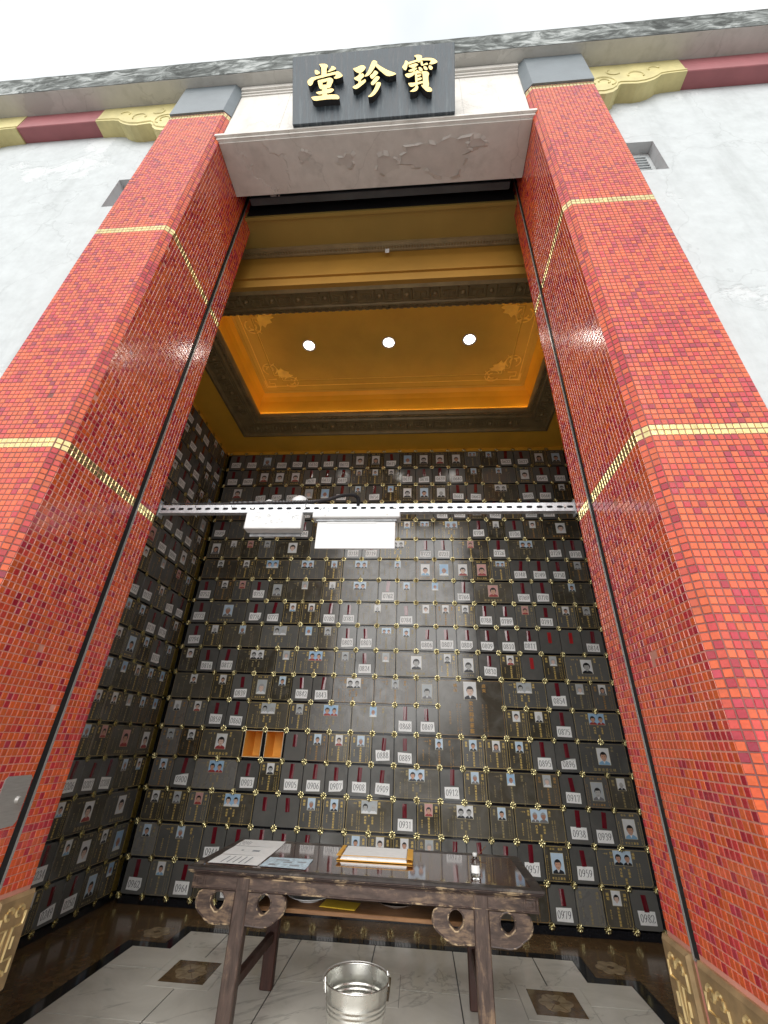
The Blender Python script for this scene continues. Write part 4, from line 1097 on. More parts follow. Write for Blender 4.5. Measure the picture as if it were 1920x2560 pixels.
def nib(mb, pts, ox, oz, w, h, mat):
    if len(pts) > 5:                                      # round the bowls
        sp_ = []
        for i in range(len(pts) - 1):
            p0, p1, p2, p3 = pts[max(i - 1, 0)], pts[i], pts[i + 1], pts[min(i + 2, len(pts) - 1)]
            for t_ in (0, .33, .66):
                sp_.append(tuple(.5 * (2 * p1[d] + (p2[d] - p0[d]) * t_ + (2 * p0[d] - 5 * p1[d] + 4 * p2[d] - p3[d]) * t_ ** 2 + (3 * p1[d] - p0[d] - 3 * p2[d] + p3[d]) * t_ ** 3) for d in (0, 1)))
        pts = sp_ + [pts[-1]]
    P = [(ox + x * w, oz + z * h) for x, z in pts]
    for a, b_ in zip(P, P[1:]):
        dx, dz = b_[0] - a[0], b_[1] - a[1]; l = math.hypot(dx, dz)
        if l < 1e-6: continue
        t = 0.0016 + 0.0036 * abs(dz) / l
        nx, nz = -dz / l * t / 2, dx / l * t / 2; ex, ez = dx / l * t * .3, dz / l * t * .3
        mb.face([(a[0] - nx - ex, -0.0009, a[1] - nz - ez), (b_[0] - nx + ex, -0.0009, b_[1] - nz + ez), (b_[0] + nx + ex, -0.0009, b_[1] + nz + ez), (a[0] + nx - ex, -0.0009, a[1] + nz - ez)], mat)
cr_ = random.Random(9)
def card_mesh(num):
    mb = MB()
    w, h = .150 + cr_.uniform(-.006, .006), .100 + cr_.uniform(-.006, .006)
    cor = [(-w / 2, 0), (w / 2, 0), (w / 2, h), (-w / 2, h)]
    cor = [(x + cr_.uniform(-.004, .004), z + cr_.uniform(-.004, .004)) for x, z in cor]
    style = cr_.random()
    if style < .80:
        mb.face([(x, -.0004, z) for x, z in cor], 0)
    elif style < .90:                                     # torn / curled upper edge
        k = cr_.uniform(.75, .95)
        mb.face([(cor[0][0], -.0004, cor[0][1]), (cor[1][0], -.0004, cor[1][1]), (cor[2][0], -.0004, cor[2][1]), (cor[2][0] * .3, -.0004, cor[2][1] - .004), (cor[3][0], -.0004, h * k)], 0)
        mb.face([(cor[2][0] * .2, -.0005, cor[2][1] - .006), (cor[2][0], -.0005, cor[2][1]), (cor[2][0] * .8, -.012, h * .98), (cor[2][0] * .2, -.009, h * .95)], 0)
    else:                                                 # lifted lower corner
        c0, c1, c2, c3 = cor
        m1 = (c1[0] * .6, c1[1]); m2 = (c1[0], h * .3)
        mb.face([(c0[0], -.0004, c0[1]), (m1[0], -.0004, m1[1]), (m2[0], -.0004, m2[1]), (c2[0], -.0004, c2[1]), (c3[0], -.0004, c3[1])], 0)
        mb.face([(m1[0], -.0004, m1[1]), (c1[0] - .012, -.014, c1[1] + .012), (m2[0], -.0004, m2[1])], 0)
    dw, dh = .0288, .055
    x = -(4 * dw + 3 * .0035) / 2
    for ch in '%04d' % num:
        for st in DIG[ch]: nib(mb, st, x, h / 2 - dh / 2, dw, dh, 1)
        x += dw + .0035
    return mb.mesh('number_card', [M['paper'], M['ink']])
def tape_mesh(k):
    mb = MB(); q = random.Random(k)
    w, h = .046, .135 + q.uniform(-.02, .012)
    sk = q.uniform(-.008, .008); lift = q.uniform(.002, .007); fold = q.uniform(-.012, .012)
    n = 6
    for i in range(n):
        a, b_ = i / n, (i + 1) / n
        def P(u_, v_): 
            bow = lift * math.exp(-((u_ - .5) * w * 60 + fold * 60 * (v_ - .3)) ** 2 * 0.6)
            return (-w / 2 + u_ * w + sk * v_, -.0008 - bow, v_ * h)
        for s_ in range(4):
            v0, v1 = s_ / 4, (s_ + 1) / 4
            mb.face([P(a, v0), P(b_, v0), P(b_, v1), P(a, v1)], 0)
    return mb
TM = [tape_mesh(k).mesh('red_tape', M['tape'], True) for k in range(8)]
tb = MB(); tb.box(-.021, .021, -.0012, -.0002, 0, .128); TB = tb.mesh('red_tape', M['tape_bright'])
def rosette_mesh():
    mb = MB(); n = 8
    for k in range(n):
        a = 2 * math.pi * k / n
        def P(rr, da, y): return (rr * math.cos(a + da), y, rr * math.sin(a + da))
        tip, l1, r1, mid, root_ = P(.035, 0, -.006), P(.029, .30, -.006), P(.029, -.30, -.006), P(.023, 0, -.008), P(.010, 0, -.006)
        l0, r0 = P(.014, .36, -.004), P(.014, -.36, -.004)
        mb.face([root_, mid, l1, l0]); mb.face([root_, r0, r1, mid]); mb.face([mid, tip, l1]); mb.face([mid, r1, tip])
        mb.face([l1, tip, P(.032, 0, -.002), P(.025, .3, -.001)]); mb.face([tip, r1, P(.025, -.3, -.001), P(.032, 0, -.002)])
    c = [(.010 * math.cos(k), -.014, .010 * math.sin(k)) for k in [2 * math.pi * i / 8 for i in range(8)]]
    for i in range(8): mb.face([c[i], c[(i + 1) % 8], (0, -.019, 0)])
    mb.add([(x * 1.25, -.004, z * 1.25) for x, y, z in c] + c, [(i, (i + 1) % 8, 8 + (i + 1) % 8, 8 + i) for i in range(8)])
    return mb.mesh('rosette', M['brass'])
RM = rosette_mesh()
wr = random.Random(17)
def niche_wall(root, rows, first, ncol, skip=()):
    """rows: top to bottom, list of codes. root frame: x along the wall, -y out of the wall"""
    nd = 0
    opens = []
    for ri, codes in enumerate(rows):
        r_ = len(rows) - 1 - ri
        num = first + ri * ncol; x = 0.0
        for code in codes:
            k = code[0]; bold = '*' in code; dusty = '-' in code
            span = {'D': 2, 'G': 2, 'W': 2, 'B': 3, 'b': 3}.get(k, 1)
            cx = (x + span / 2) * CW; z = ZR + r_ * RH
            if k == 'b' or k == '.':
                pass
            elif k == 'O':
                opens.append((cx, z))
            else:
                hgt = 3 if k == 'B' else span
                z0 = z - RH if k == 'B' else z
                mat = 'door_grey' if k in 'NTRX' else ('door_dusty' if dusty else ('door_brown' if (bold or wr.random() < .62) else 'door_grey'))
                d = inst('niche_door', DM[mat][hgt], root, (cx, wr.uniform(-.0015, .0015), z0), (wr.gauss(0, .0035), 0, wr.gauss(0, .0045)))
                def sub(nm, me, xx, zz, y=-.0004, ry=0): return inst(nm, me, d, (xx, y, zz), (0, ry, 0))
                if k == 'N':
                    sub('number_card', card_mesh(num), wr.uniform(-.008, .008), .028 + wr.uniform(-.008, .008), ry=wr.gauss(0, .02)); sub('red_tape', wr.choice(TM), wr.uniform(-.01, .01), .135 + wr.uniform(-.006, .004), ry=wr.gauss(0, .04))
                elif k == 'T': sub('red_tape', wr.choice(TM), wr.uniform(-.008, .008), .135, ry=wr.gauss(0, .05))
                elif k == 'R': sub('red_tape', TB, 0, .12, ry=wr.gauss(0, .02))
                elif k == 'X': pass
                else:
                    gi = 0 if bold else wr.choices((0, 1, 2), (1.8, 2.6, 1.0))[0]
                    if dusty: gi = wr.choice((1, 1, 2))
                    if k == 'P': sub('gold_lettering', wr.choice(LP)[gi], 0, 0); sub('portrait', wr.choice(PS), wr.uniform(-.002, .002), .160)
                    elif k == 'Q': sub('gold_lettering', wr.choice(LP)[gi], 0, 0); sub('portrait', wr.choice(PP2), 0, .186, -.0008)
                    elif k == 'Y': sub('gold_lettering', wr.choice(LP)[gi], 0, 0)
                    elif k == 'F': sub('gold_lettering', wr.choice(LF)[gi], 0, 0); sub('portrait', wr.choice(PF), 0, .062)
                    elif k == 'D': sub('gold_lettering', wr.choice(LD)[gi], 0, 0); sub('portrait', wr.choice(PS), 0, .160)
                    elif k == 'G': sub('gold_lettering', wr.choice(LG)[gi], 0, 0); sub('portrait', wr.choice(PG), 0, .080)
                    elif k == 'W': sub('gold_lettering', wr.choice(LW)[gi], 0, 0); sub('portrait', wr.choice(PP), 0, .156)
                    elif k == 'B': sub('gold_lettering', LBIG, 0, 0); sub('portrait', PBIG, 0, .375)
                nd += 1
            x += span; num += span
        assert abs(x - ncol) < .01, (ri, x)
    return nd, opens
ROWS_B = '''N N F N N N N N F F N F F F F Q P N N F F
N N F F F N N N P P P N N N N P D F N N
G N N N F F N P N P F F F N N W N N P
P P D P N P F F P N P P N N F N P N N P
N D N P N P P N P P P Q W N P N P G
F P P P G D N N W* N N D* N W N N
D P W W P W- D- F- F- F F Q N N N P
N P P N F D P W- N P- D- N G N N D
N G N N P* P N N D- N P- P P* N N P N P P
N P* D W P P N N Q- P- N N N N N N R R N
P N N W P W P- N P- G- P F N P R P* G
D P* N F P N N W- D- F B W N P P
P- P N N W* P W- D- N N b P P N W
P- P G* O O T P P P N N D P P* P* N N G
P N W- N P* N N N N N W N P* D P N F P
P P* P W* T T P P W* N P* W P W* N N F
P- D N N N N N X P P* P P N N N N F N W
N P N P N P W N P N N P D D N Y- P N'''.split('\n')
ROWS_B = [r_.split() for r_ in ROWS_B]
# big memorial door spans the rows that begin 0836 and 0857
WB = empty('niche_wall', (-2.625, 0, 0), label='back wall of dark polished niche doors with portraits and number cards', cat='niche wall')
nd, opens = niche_wall(WB, ROWS_B, 605, 21)
def backing(root, ncol, nrow, opens, x0=-0.08, corner=False):
    mb = MB()
    for r_ in range(nrow):
        for c in range(ncol):
            cx, z = (c + .5) * CW, ZR + r_ * RH
            if any(abs(cx - o[0]) < .01 and abs(z - o[1]) < .01 for o in opens): continue
            mb.face([(cx - CW / 2, .0215, z - .01), (cx + CW / 2, .0215, z - .01), (cx + CW / 2, .0215, z - .01 + RH), (cx - CW / 2, .0215, z - .01 + RH)])
    zt = ZR + nrow * RH - .01
    L = ncol * CW
    if corner:                                            # deep black-backed gap at the room corner
        mb.face([(x0, .115, 0), (0, .115, 0), (0, .115, zt + .06), (x0, .115, zt + .06)]); mb.face([(0, .115, 0), (0, .0215, 0), (0, .0215, zt + .06), (0, .115, zt + .06)])
    else:
        mb.face([(x0, .0215, ZR - .01), (0, .0215, ZR - .01), (0, .0215, zt + .06), (x0, .0215, zt + .06)])
    mb.face([(L, .0215, ZR - .01), (L + .1, .0215, ZR - .01), (L + .1, .0215, zt + .06), (L, .0215, zt + .06)])
    mb.face([(0, .0215, zt), (L, .0215, zt), (L, .0215, zt + .06), (0, .0215, zt + .06)])
    mb.box(x0, L + .1, .38, .40, -.01, zt + .1)
    mb.build('backing', M['blackstone'], root)
    sk = MB()
    sk.box(0 if corner else x0, L + .1, .004, .0205, 0.001, ZR - .014)
    sk.build('skirting', M['blackstone'], root)
backing(WB, 21, 18, opens, x0=-.10, corner=True)
for (cx, z) in opens:                                    # two niches without doors
    mb = MB()
    x0, x1, z0, z1, y1 = cx - .098, cx + .098, z + .02, z + DH - .005, .33
    c = [(x0, z0), (x1, z0), (x1, z1), (x0, z1)]
    for i in range(4):
        a, b_ = c[i], c[(i + 1) % 4]
        mb.face([(a[0], .004, a[1]), (a[0], y1, a[1]), (b_[0], y1, b_[1]), (b_[0], .004, b_[1])], 0)
    mb.face([(x0, y1, z0), (x1, y1, z0), (x1, y1, z1), (x0, y1, z1)], 0)
    for i in range(4):
        a, b_ = c[i], c[(i + 1) % 4]; ex = lambda p: (p[0] + (.006 if p[0] > cx else -.006), p[1] + (.006 if p[1] > z + .1 else -.006))
        mb.face([(a[0], .003, a[1]), (b_[0], .003, b_[1]), (ex(b_)[0], .003, ex(b_)[1]), (ex(a)[0], .003, ex(a)[1])], 1)
    nb = mb.build('open_niche', [M['niche_in'], M['niche_rim']], WB, fix=False)
    mb = MB()
    o_ = [(cx - CW / 2, z - .01), (cx + CW / 2, z - .01), (cx + CW / 2, z - .01 + RH), (cx - CW / 2, z - .01 + RH)]
    i_ = [(x0 - .006, z0 - .006), (x1 + .006, z0 - .006), (x1 + .006, z1 + .006), (x0 - .006, z1 + .006)]
    for i in range(4): mb.face([(o_[i][0], .012, o_[i][1]), (o_[(i + 1) % 4][0], .012, o_[(i + 1) % 4][1]), (i_[(i + 1) % 4][0], .012, i_[(i + 1) % 4][1]), (i_[i][0], .012, i_[i][1])])
    mb.build('niche_surround', M['blackstone'], nb)
def rosettes(root, ncol, nrow, limit, order):
    pts = [(c * CW, ZR + r_ * RH - .010) for r_ in range(nrow + 1) for c in range(ncol + 1)]
    pts = [q_ for q_ in pts if not (ncol == 21 and abs(q_[1] - (ZR + 6 * RH - .010)) < .01 and any(abs(q_[0] - c * CW) < .01 for c in (14, 15)))]
    pts.sort(key=order)
    rest = MB()
    vv = [v.co[:] for v in RM.vertices]; ff = [tuple(p.vertices) for p in RM.polygons]
    for k, (x, z) in enumerate(pts):
        yy = -.006 + wr.uniform(-.002, .002)
        if k < limit: inst('rosette', RM, root, (x, yy, z), (wr.gauss(0, .07), wr.uniform(0, .8), wr.gauss(0, .07)))
        else: rest.add([(a + x, b_ + yy, c + z) for a, b_, c in vv], ff)
    if rest.v: tag(rest.build('upper_rosettes', M['brass'], root, fix=False), kind='stuff')
rosettes(WB, 21, 18, 300, lambda p: p[1])
# --- left wall (rows of fourteen, the twelve nearest the corner are built)
KN = {53, 54, 67, 81, 82, 83, 95, 96, 122, 123, 125, 126, 138, 139, 153, 206, 207, 208, 234, 249, 250, 25, 26, 12, 39}
rowsL = []
q = random.Random(31)
for ri in range(18):
    n0 = 1 + ri * 14; c = 2; row = []
    while c < 14:
        num = n0 + c
        if num in KN or (ri < 3 and q.random() < .35) or (c < 9 and q.random() < .3): row.append('N'); c += 1
        elif c < 13 and (num + 1) not in KN and q.random() < .22: row.append(q.choice('DWG')); c += 2
        else: row.append(q.choice(['P', 'P', 'P', 'P*', 'F'])); c += 1
    rowsL.append(row)
WL = empty('niche_wall', (-2.706, -0.0185 - 12 * CW, 0), math.pi / 2, label='left side wall of dark niche doors seen at a steep angle', cat='niche wall')
wr = random.Random(23)
def left_numbers():
    nd_ = 0
    for ri, codes in enumerate(rowsL):
        sub_rows = [['.'] * 12 for _ in range(18)]
        sub_rows[ri] = codes
        nd_ += niche_wall(WL, sub_rows, 3 + ri * 14 - ri * 12, 12)[0]
    return nd_
left_numbers()
backing(WL, 12, 18, [], x0=-.02)
rosettes(WL, 12, 18, 190, lambda p: (-round(p[0], 2) > -1.3, p[1]))
gs = []
for r_ in range(18):
    mb = MB(); mb.bbox(12 * CW + .006, 12 * CW + .095, .002, .02, ZR + r_ * RH + .004, ZR + r_ * RH + DH - .004, .002)
    mb.build('gold_strip', M['gold_strip'], WL)
# --- right wall, out of sight behind the right pillar
mb = MB()
for r_ in range(18):
    for c in range(12):
        y1 = -.02 - c * CW; z = ZR + r_ * RH
        mb.bbox(2.706, 2.726, y1 - .243, y1, z, z + DH, .0025)
mb.box(2.73, 2.78, -3.01, .02, 0, 5.6)
tag(mb.build('wall_right', M['door_grey']), 'right side wall of dark niche doors', kind='structure')
# ================================================================== OBJECTS
# --- slotted channel bar across the doorway
ZBR = 2.848
CB = empty('channel_bar', (XC, -3.0, ZBR), label='galvanised slotted steel channel spanning the doorway between the pillars', cat='bar')
mb = MB()
u_ = .062; n = 44; L = u_ * n
for k in range(n):
    x0 = -L / 2 + k * u_; cx = x0 + u_ / 2
    hole = [(cx + sx * .0105 + .0088 * math.cos(a), .0088 * math.sin(a)) for sx, a in ((1, -1.57), (1, -.78), (1, 0), (1, .78), (1, 1.57), (-1, 1.57), (-1, 2.36), (-1, 3.14), (-1, 3.93), (-1, 4.71))]
    outer = [(cx, -.027), (x0 + u_, -.027), (x0 + u_, 0), (x0 + u_, .027), (cx, .027), (cx, .027), (x0, .027), (x0, 0), (x0, -.027), (cx, -.027)]
    for i in range(10):
        j_ = (i + 1) % 10
        p = [outer[i], outer[j_], hole[j_], hole[i]]
        q_ = []
        for w_ in p:
            if not q_ or math.dist(w_, q_[-1]) > 1e-6: q_.append(w_)
        if len(q_) > 2:
            mb.face([(x, 0, z) for x, z in q_]); mb.face([(x, .0025, z) for x, z in reversed(q_)])
mb.box(-L / 2, L / 2, 0, .038, .027, .0295); mb.box(-L / 2, L / 2, 0, .038, -.0295, -.027)
mb.box(-L / 2, L / 2, .036, .038, .012, .027); mb.box(-L / 2, L / 2, .036, .038, -.027, -.012)
mb.build('channel', M['galv'], CB, fix=False)
for x in (-.71, -.36, -.255, .235, 1.30, -1.30):
    mb = MB(); mb.tube([(x, -.008, 0), (x, .004, 0)], .009, 6); mb.build('bolt', M['steel'], CB)
for sx in (-1, 1):
    mb = MB(); mb.box(sx * L / 2 - .004, sx * L / 2 + .004, -.004, .05, -.05, .05); mb.build('end_plate', M['galv'], CB)
# --- emergency light hung on the bar
EL = empty('emergency_light', (-.53, -2.985, 2.805), label='grimy white box light with two round heads hung left on the channel bar', cat='light')
mb = MB(); mb.bbox(-.188, .188, -.035, .035, -.115, .004, .005); mb.build('case', M['grimy_white'], EL)
mb = MB(); mb.box(-.17, .17, .04, .05, -.135, -.10); mb.build('back_bracket', M['galv'], EL)
for (x, r0) in ((.13, .064), (-.085, .036)):
    mb = MB(); mb.lathe([(0, .174 if r0 > .05 else .149), (r0 * .5, .168 if r0 > .05 else .145), (r0 * .85, .146 if r0 > .05 else .132), (r0, .12), (r0, .10), (r0 * .4, .07), (.012, .0)], x, .06, 24); mb.build('lamp_head', M['white_plastic'], EL, smooth=True)
er = random.Random(2)
mb = MB()
for k in range(16):
    x, z, rr = er.uniform(-.14, .16), er.uniform(-.095, -.02), er.uniform(.004, .009)
    mb.tube([(x + rr * math.cos(a), -.0355, z + rr * math.sin(a)) for a in [i * .7 for i in range(7)]], .0009, 4)
mb.build('scuff_marks', M['ink_soft'], EL)['kind'] = 'stuff'
# --- blank sign plate hung on the bar
ES = empty('hanging_sign', (.008, -2.99, 2.80), label='blank white hanging sign plate under its housing on the channel bar', cat='sign')
mb = MB(); mb.bbox(-.283, .283, -.035, .05, -.034, .012, .006); mb.build('housing', M['white_plastic'], ES)
mb = MB(); mb.bbox(-.262, .262, -.012, .018, -.048, -.034, .003); mb.build('clamp', M['galv'], ES)
mb = MB(); mb.bbox(-.252, .252, -.004, .006, -.238, -.049, .003); mb.build('plate', M['white_plastic'], ES)
mb = MB(); mb.box(-.19, .13, -.0055, -.0042, -.062, -.050); mb.build('edge_stain', M['grimy_white'], ES)
for x in (-.2, .2):
    mb = MB(); mb.tube([(x, -.040, -.012), (x, -.034, -.012)], .006, 8); mb.build('screw', M['steel'], ES)
    mb = MB(); mb.box(x - .012, x + .012, -.020, .03, .0125, .05); mb.build('hanger', M['galv'], ES)
# --- corrugated conduit
CD = empty('cable_conduit', (0, -2.995, 2.892), label='black corrugated cable conduit lying along the bar and looping into the sign housing', cat='conduit')
ctrl = [(-.86, .0), (-.6, .004), (-.42, .006), (-.28, .010), (-.2, .022), (-.13, .045), (-.07, .058), (-.02, .055), (.008, .035), (.014, .0), (.014, -.03)]
pts = []
for i in range(len(ctrl) - 1):
    p0, p1, p2, p3 = ctrl[max(i - 1, 0)], ctrl[i], ctrl[i + 1], ctrl[min(i + 2, len(ctrl) - 1)]
    for k in range(16):
        t = k / 16
        pts.append(tuple(.5 * (2 * p1[d] + (p2[d] - p0[d]) * t + (2 * p0[d] - 5 * p1[d] + 4 * p2[d] - p3[d]) * t * t + (3 * p1[d] - p0[d] - 3 * p2[d] + p3[d]) * t ** 3) for d in (0, 1)))
mb = MB(); mb.tube([(x, 0, z) for x, z in pts], [.0135 if k % 2 else .0105 for k in range(len(pts))], 8); mb.build('tube', M['black_plastic'], CD)
for x in (-1.31, -1.08, -.83, -.33):
    mb = MB(); mb.tube([(x, -.026, .012), (x, -.026, -.04), (x, .03, -.045), (x, .03, .012)], .0025, 5, closed=True); mb.build('cable_tie', M['black_plastic'], CD)
mb = MB(); mb.tube([(-1.33, 0, .003), (-1.1, 0, .001), (-.86, 0, .0)], .004, 6); mb.build('cable', M['black_plastic'], CD)
# --- altar table
TZ = .80
AT = empty('altar_table', (.05, -1.725, 0), math.radians(-1.3), label='worn dark wooden altar table with scrolled brackets in the doorway of the niche room', cat='table')
mb = MB()
w2, d2, fw = 1.07, .425, .062
for poly in ([(-w2, -d2), (w2, -d2), (w2 - fw, -d2 + fw), (-w2 + fw, -d2 + fw)], [(w2, -d2), (w2, d2), (w2 - fw, d2 - fw), (w2 - fw, -d2 + fw)], [(w2, d2), (-w2, d2), (-w2 + fw, d2 - fw), (w2 - fw, d2 - fw)], [(-w2, d2), (-w2, -d2), (-w2 + fw, -d2 + fw), (-w2 + fw, d2 - fw)]):
    b = MB(); b.prism(poly, 'z', TZ - .012, TZ); b.build('top_frame', M['wood_top'], AT)
mb.box(-w2 + fw + .001, w2 - fw - .001, -d2 + fw + .001, d2 - fw - .001, TZ - .012, TZ - .0015); mb.build('top_panel', M['lacquer'], AT)
b = MB()
for (z0, z1, ins) in ((TZ - .022, TZ - .0125, .004), (TZ - .030, TZ - .0225, .012), (TZ - .036, TZ - .0305, .022)):
    b.bbox(-w2 + ins, w2 - ins, -d2 + ins, d2 - ins, z0, z1, .003)
b.build('edge_moulding', M['wood_edge'], AT)
ZA0, ZA1 = .693, TZ - .037
for sy in (-1, 1):
    b = MB(); y0 = sy * .400
    b.bbox(-1.035, 1.035, min(y0, y0 - sy * .026), max(y0, y0 - sy * .026), ZA0, ZA1, .003); ap = b.build('apron', M['wood_x'], AT)
    b = MB()
    b.tube([(-1.03, y0 + sy * .001, ZA0 + .007), (1.03, y0 + sy * .001, ZA0 + .007)], .004, 5); b.tube([(-1.03, y0 + sy * .001, ZA1 - .006), (1.03, y0 + sy * .001, ZA1 - .006)], .003, 5)
    b.build('apron_bead', M['wood_edge'], ap)
    for sx in (-1, 1):
        b = MB(); cx, cz, yy = sx * .985, (ZA0 + ZA1) / 2 + .004, y0 + sy * .0015
        key = [(.032, -.022), (.032, .022), (-.022, .022), (-.022, -.014), (.016, -.014), (.016, .008), (-.006, .008)]
        b.tube([(cx + sx * a, yy, cz + c) for a, c in key], .0042, 5)
        b.tube([(cx + a, yy, cz + c) for a, c in ((-.036, -.027), (.036, -.027), (.036, .029), (-.036, .029))], .0028, 5, closed=True)
        b.build('fret_carving', M['wood_x'], ap)
for sx in (-1, 1):
    b = MB(); b.bbox(min(sx * 1.034, sx * 1.01), max(sx * 1.034, sx * 1.01), -.373, .373, ZA0 + .002, ZA1 - .001, .003); b.build('end_apron', M['wood_x'], AT)
def bracket_mesh(sx):
    """scrolled spandrel: cloud outline with an oval eye, bead along both edges"""
    out = [(0, 0), (.205, 0), (.226, -.012), (.236, -.035), (.238, -.06), (.228, -.085), (.208, -.105), (.180, -.122), (.160, -.138), (.132, -.150), (.100, -.154), (.060, -.152), (.0, -.150)]
    cx, cz, rx, rz = .100, -.046, .040, .041
    bm = bmesh.new()
    def loop(pts, y): 
        vs = [bm.verts.new((sx * x, y, z)) for x, z in pts]
        return vs, [bm.edges.new((vs[i], vs[(i + 1) % len(vs)])) for i in range(len(vs))]
    eye = [(cx + rx * math.cos(a), cz + rz * math.sin(a) - (.006 if math.sin(a) < -.9 else 0)) for a in [2 * math.pi * k / 18 for k in range(18)]]
    A, ea = loop(out, 0.0); B, eb = loop(eye, 0.0)
    bmesh.ops.triangle_fill(bm, use_beauty=True, edges=ea + eb)
    fs = bm.faces[:]
    ret = bmesh.ops.extrude_face_region(bm, geom=fs)
    for v in [g_ for g_ in ret['geom'] if isinstance(g_, bmesh.types.BMVert)]: v.co.y += .028
    bmesh.ops.recalc_face_normals(bm, faces=bm.faces[:])
    me = bpy.data.meshes.new('bracket'); bm.to_mesh(me); bm.free(); me.materials.append(M['wood_x'])
    b = MB()
    b.tube([(sx * x, -.0005, z) for x, z in [(.203, -.004)] + [(x * .985, z * .975 - .001) for x, z in out[2:]]], .0042, 5)
    b.tube([(sx * (cx + (x - cx) * 1.13), -.0005, cz + (z - cz) * 1.13) for x, z in eye], .0042, 5, closed=True)
    return me, b.mesh('bracket_bead', M['wood_edge'])
BR = {sx: bracket_mesh(sx) for sx in (-1, 1)}
for lx in (-.71, .71):
    for sy in (-1, 1):
        b = MB()
        y0 = sy * .404
        b.bbox(lx - .043, lx + .043, min(y0, y0 - sy * .062), max(y0, y0 - sy * .062), 0.001, ZA1 - .001, .006)
        b.build('leg', M['wood_z'] if sy < 0 else M['wood_in'], AT)
        for sx in (-1, 1):
            me, bead = BR[sx]
            o = inst('bracket', me, AT, (lx + sx * .044, sy * .401 if sy < 0 else .373, ZA0 - .001))
            inst('bracket_bead', bead, o)
            if sy > 0: o.rotation_euler = (0, 0, 0)
for lx in (-.71, .71):
    b = MB(); b.bbox(lx - .02, lx + .02, -.341, .341, .245, .300, .004); b.build('stretcher', M['wood_in'], AT)
b = MB(); b.bbox(-.655, .655, -.27, .30, .578, .600, .003); b.build('shelf', M['wood_shelf'], AT)
for sx in (-1, 1):
    b = MB(); b.bbox(min(sx * .655, sx * .69), max(sx * .655, sx * .69), -.335, .335, .55, .577, .003); b.build('shelf_bearer', M['wood_in'], AT)
# --- things on the table
def sheet(name, poly, mat, label, lines, z=TZ, cat='paper'):
    root = empty(name, (poly[0][0], poly[0][1], z), label=label, cat=cat)
    b = MB(); n_ = 6
    def S(a, c):
        p = [poly[0][d] * (1 - a) * (1 - c) + poly[1][d] * a * (1 - c) + poly[2][d] * a * c + poly[3][d] * (1 - a) * c for d in (0, 1)]
        return (p[0] - poly[0][0], p[1] - poly[0][1], .0012 + .0012 * math.sin(a * 5 + c * 3))
    for i in range(n_):
        for k in range(n_):
            b.face([S(i / n_, k / n_), S((i + 1) / n_, k / n_), S((i + 1) / n_, (k + 1) / n_), S(i / n_, (k + 1) / n_)])
    b.build('sheet', mat, root, smooth=True)
    b = MB()
    for (a0, c0, a1, c1) in lines:
        p = [S(a0, c0), S(a1, c0), S(a1, c1), S(a0, c1)]
        b.face([(x, y, z_ + .0006) for x, y, z_ in p])
    tag(b.build('print', M['ink_soft'], root), kind='stuff')
    return root
pr = random.Random(4)
ln = [(.12 + .1 * (k % 2), .05 + k * .05, .12 + .1 * (k % 2) + pr.uniform(.5, .7), .065 + k * .05) for k in range(5)]
sheet('notice_sheet', [(-.965, -1.52), (-.972, -1.30), (-.642, -1.307), (-.63, -1.525)], M['paper'], 'rear white text sheet at the left end of the altar table', ln)
sheet('notice_sheet', [(-.957, -1.785), (-.964, -1.523), (-.629, -1.528), (-.627, -1.79)], M['paper'], 'middle white sheet with a dark printed box on the altar table', [(.45, .52, .62, .68), (.46, .28, .58, .33)] + [(.3 + .02 * k, .38 + .012 * k, .34 + .02 * k, .385 + .012 * k) for k in range(8)])
sheet('notice_sheet', [(-.952, -2.02), (-.956, -1.788), (-.626, -1.793), (-.624, -2.025)], M['paper'], 'front white sheet with vertical text columns on the altar table', [(.12, .22 + .12 * k, .85, .245 + .12 * k) for k in range(5)])
sheet('picture_sheet', [(-.608, -2.03), (-.612, -1.785), (-.315, -1.79), (-.31, -2.045)], M['bluepaper'], 'pale blue printed sheet right of the white sheets on the altar table', [(pr.uniform(.1, .7), pr.uniform(.1, .8), 0, 0) for _ in range(0)] + [(.15, .15, .3, .3), (.5, .4, .62, .6), (.25, .6, .34, .82), (.7, .2, .8, .5), (.6, .72, .7, .9)])
LG_ = empty('ledger', (.10, -1.60, TZ), label='stack of grey pages in an orange cover lying on the altar table', cat='ledger')
b = MB(); b.bbox(-.262, .255, -.165, .155, .001, .006, .002); b.build('cover', M['orange_cover'], LG_)
b = MB()
for k in range(5): b.box(-.235 + .002 * k, .215 - .001 * k, -.16 + .003 * k, .15, .0066 + k * .004, .0100 + k * .004)
b.build('pages', M['paper'], LG_)
b = MB(); b.prism([(-.264, .026), (-.235, .0272), (.0, .0285), (.222, .0275), (.257, .024), (.257, .026), (.222, .0295), (0, .0305), (-.235, .0292), (-.264, .028)], 'y', -.166, -.155); b.prism([(-.264, .0265), (-.236, .0272), (-.236, .0292), (-.264, .0285)], 'y', -.155, .15); b.prism([(.216, .0275), (.257, .024), (.257, .026), (.216, .0295)], 'y', -.155, .15); b.build('folded_edge', M['orange_cover'], LG_)
BT = empty('bottle', (.75, -1.965, TZ), label='small clear plastic bottle with white label near the right end of the table', cat='bottle')
b = MB(); b.lathe([(0, .001), (.026, .001), (.030, .006), (.030, .072), (.026, .084), (.014, .094), (.012, .102)], 0, 0, 24); b.build('body', M['clear'], BT, smooth=True)
b = MB(); b.lathe([(.0135, .1025), (.0145, .103), (.0145, .118), (.012, .121), (0, .121)], 0, 0, 20); b.build('cap', M['white_plastic'], BT, smooth=True)
b = MB(); b.lathe([(.0304, .024), (.0304, .062)], 0, 0, 24)
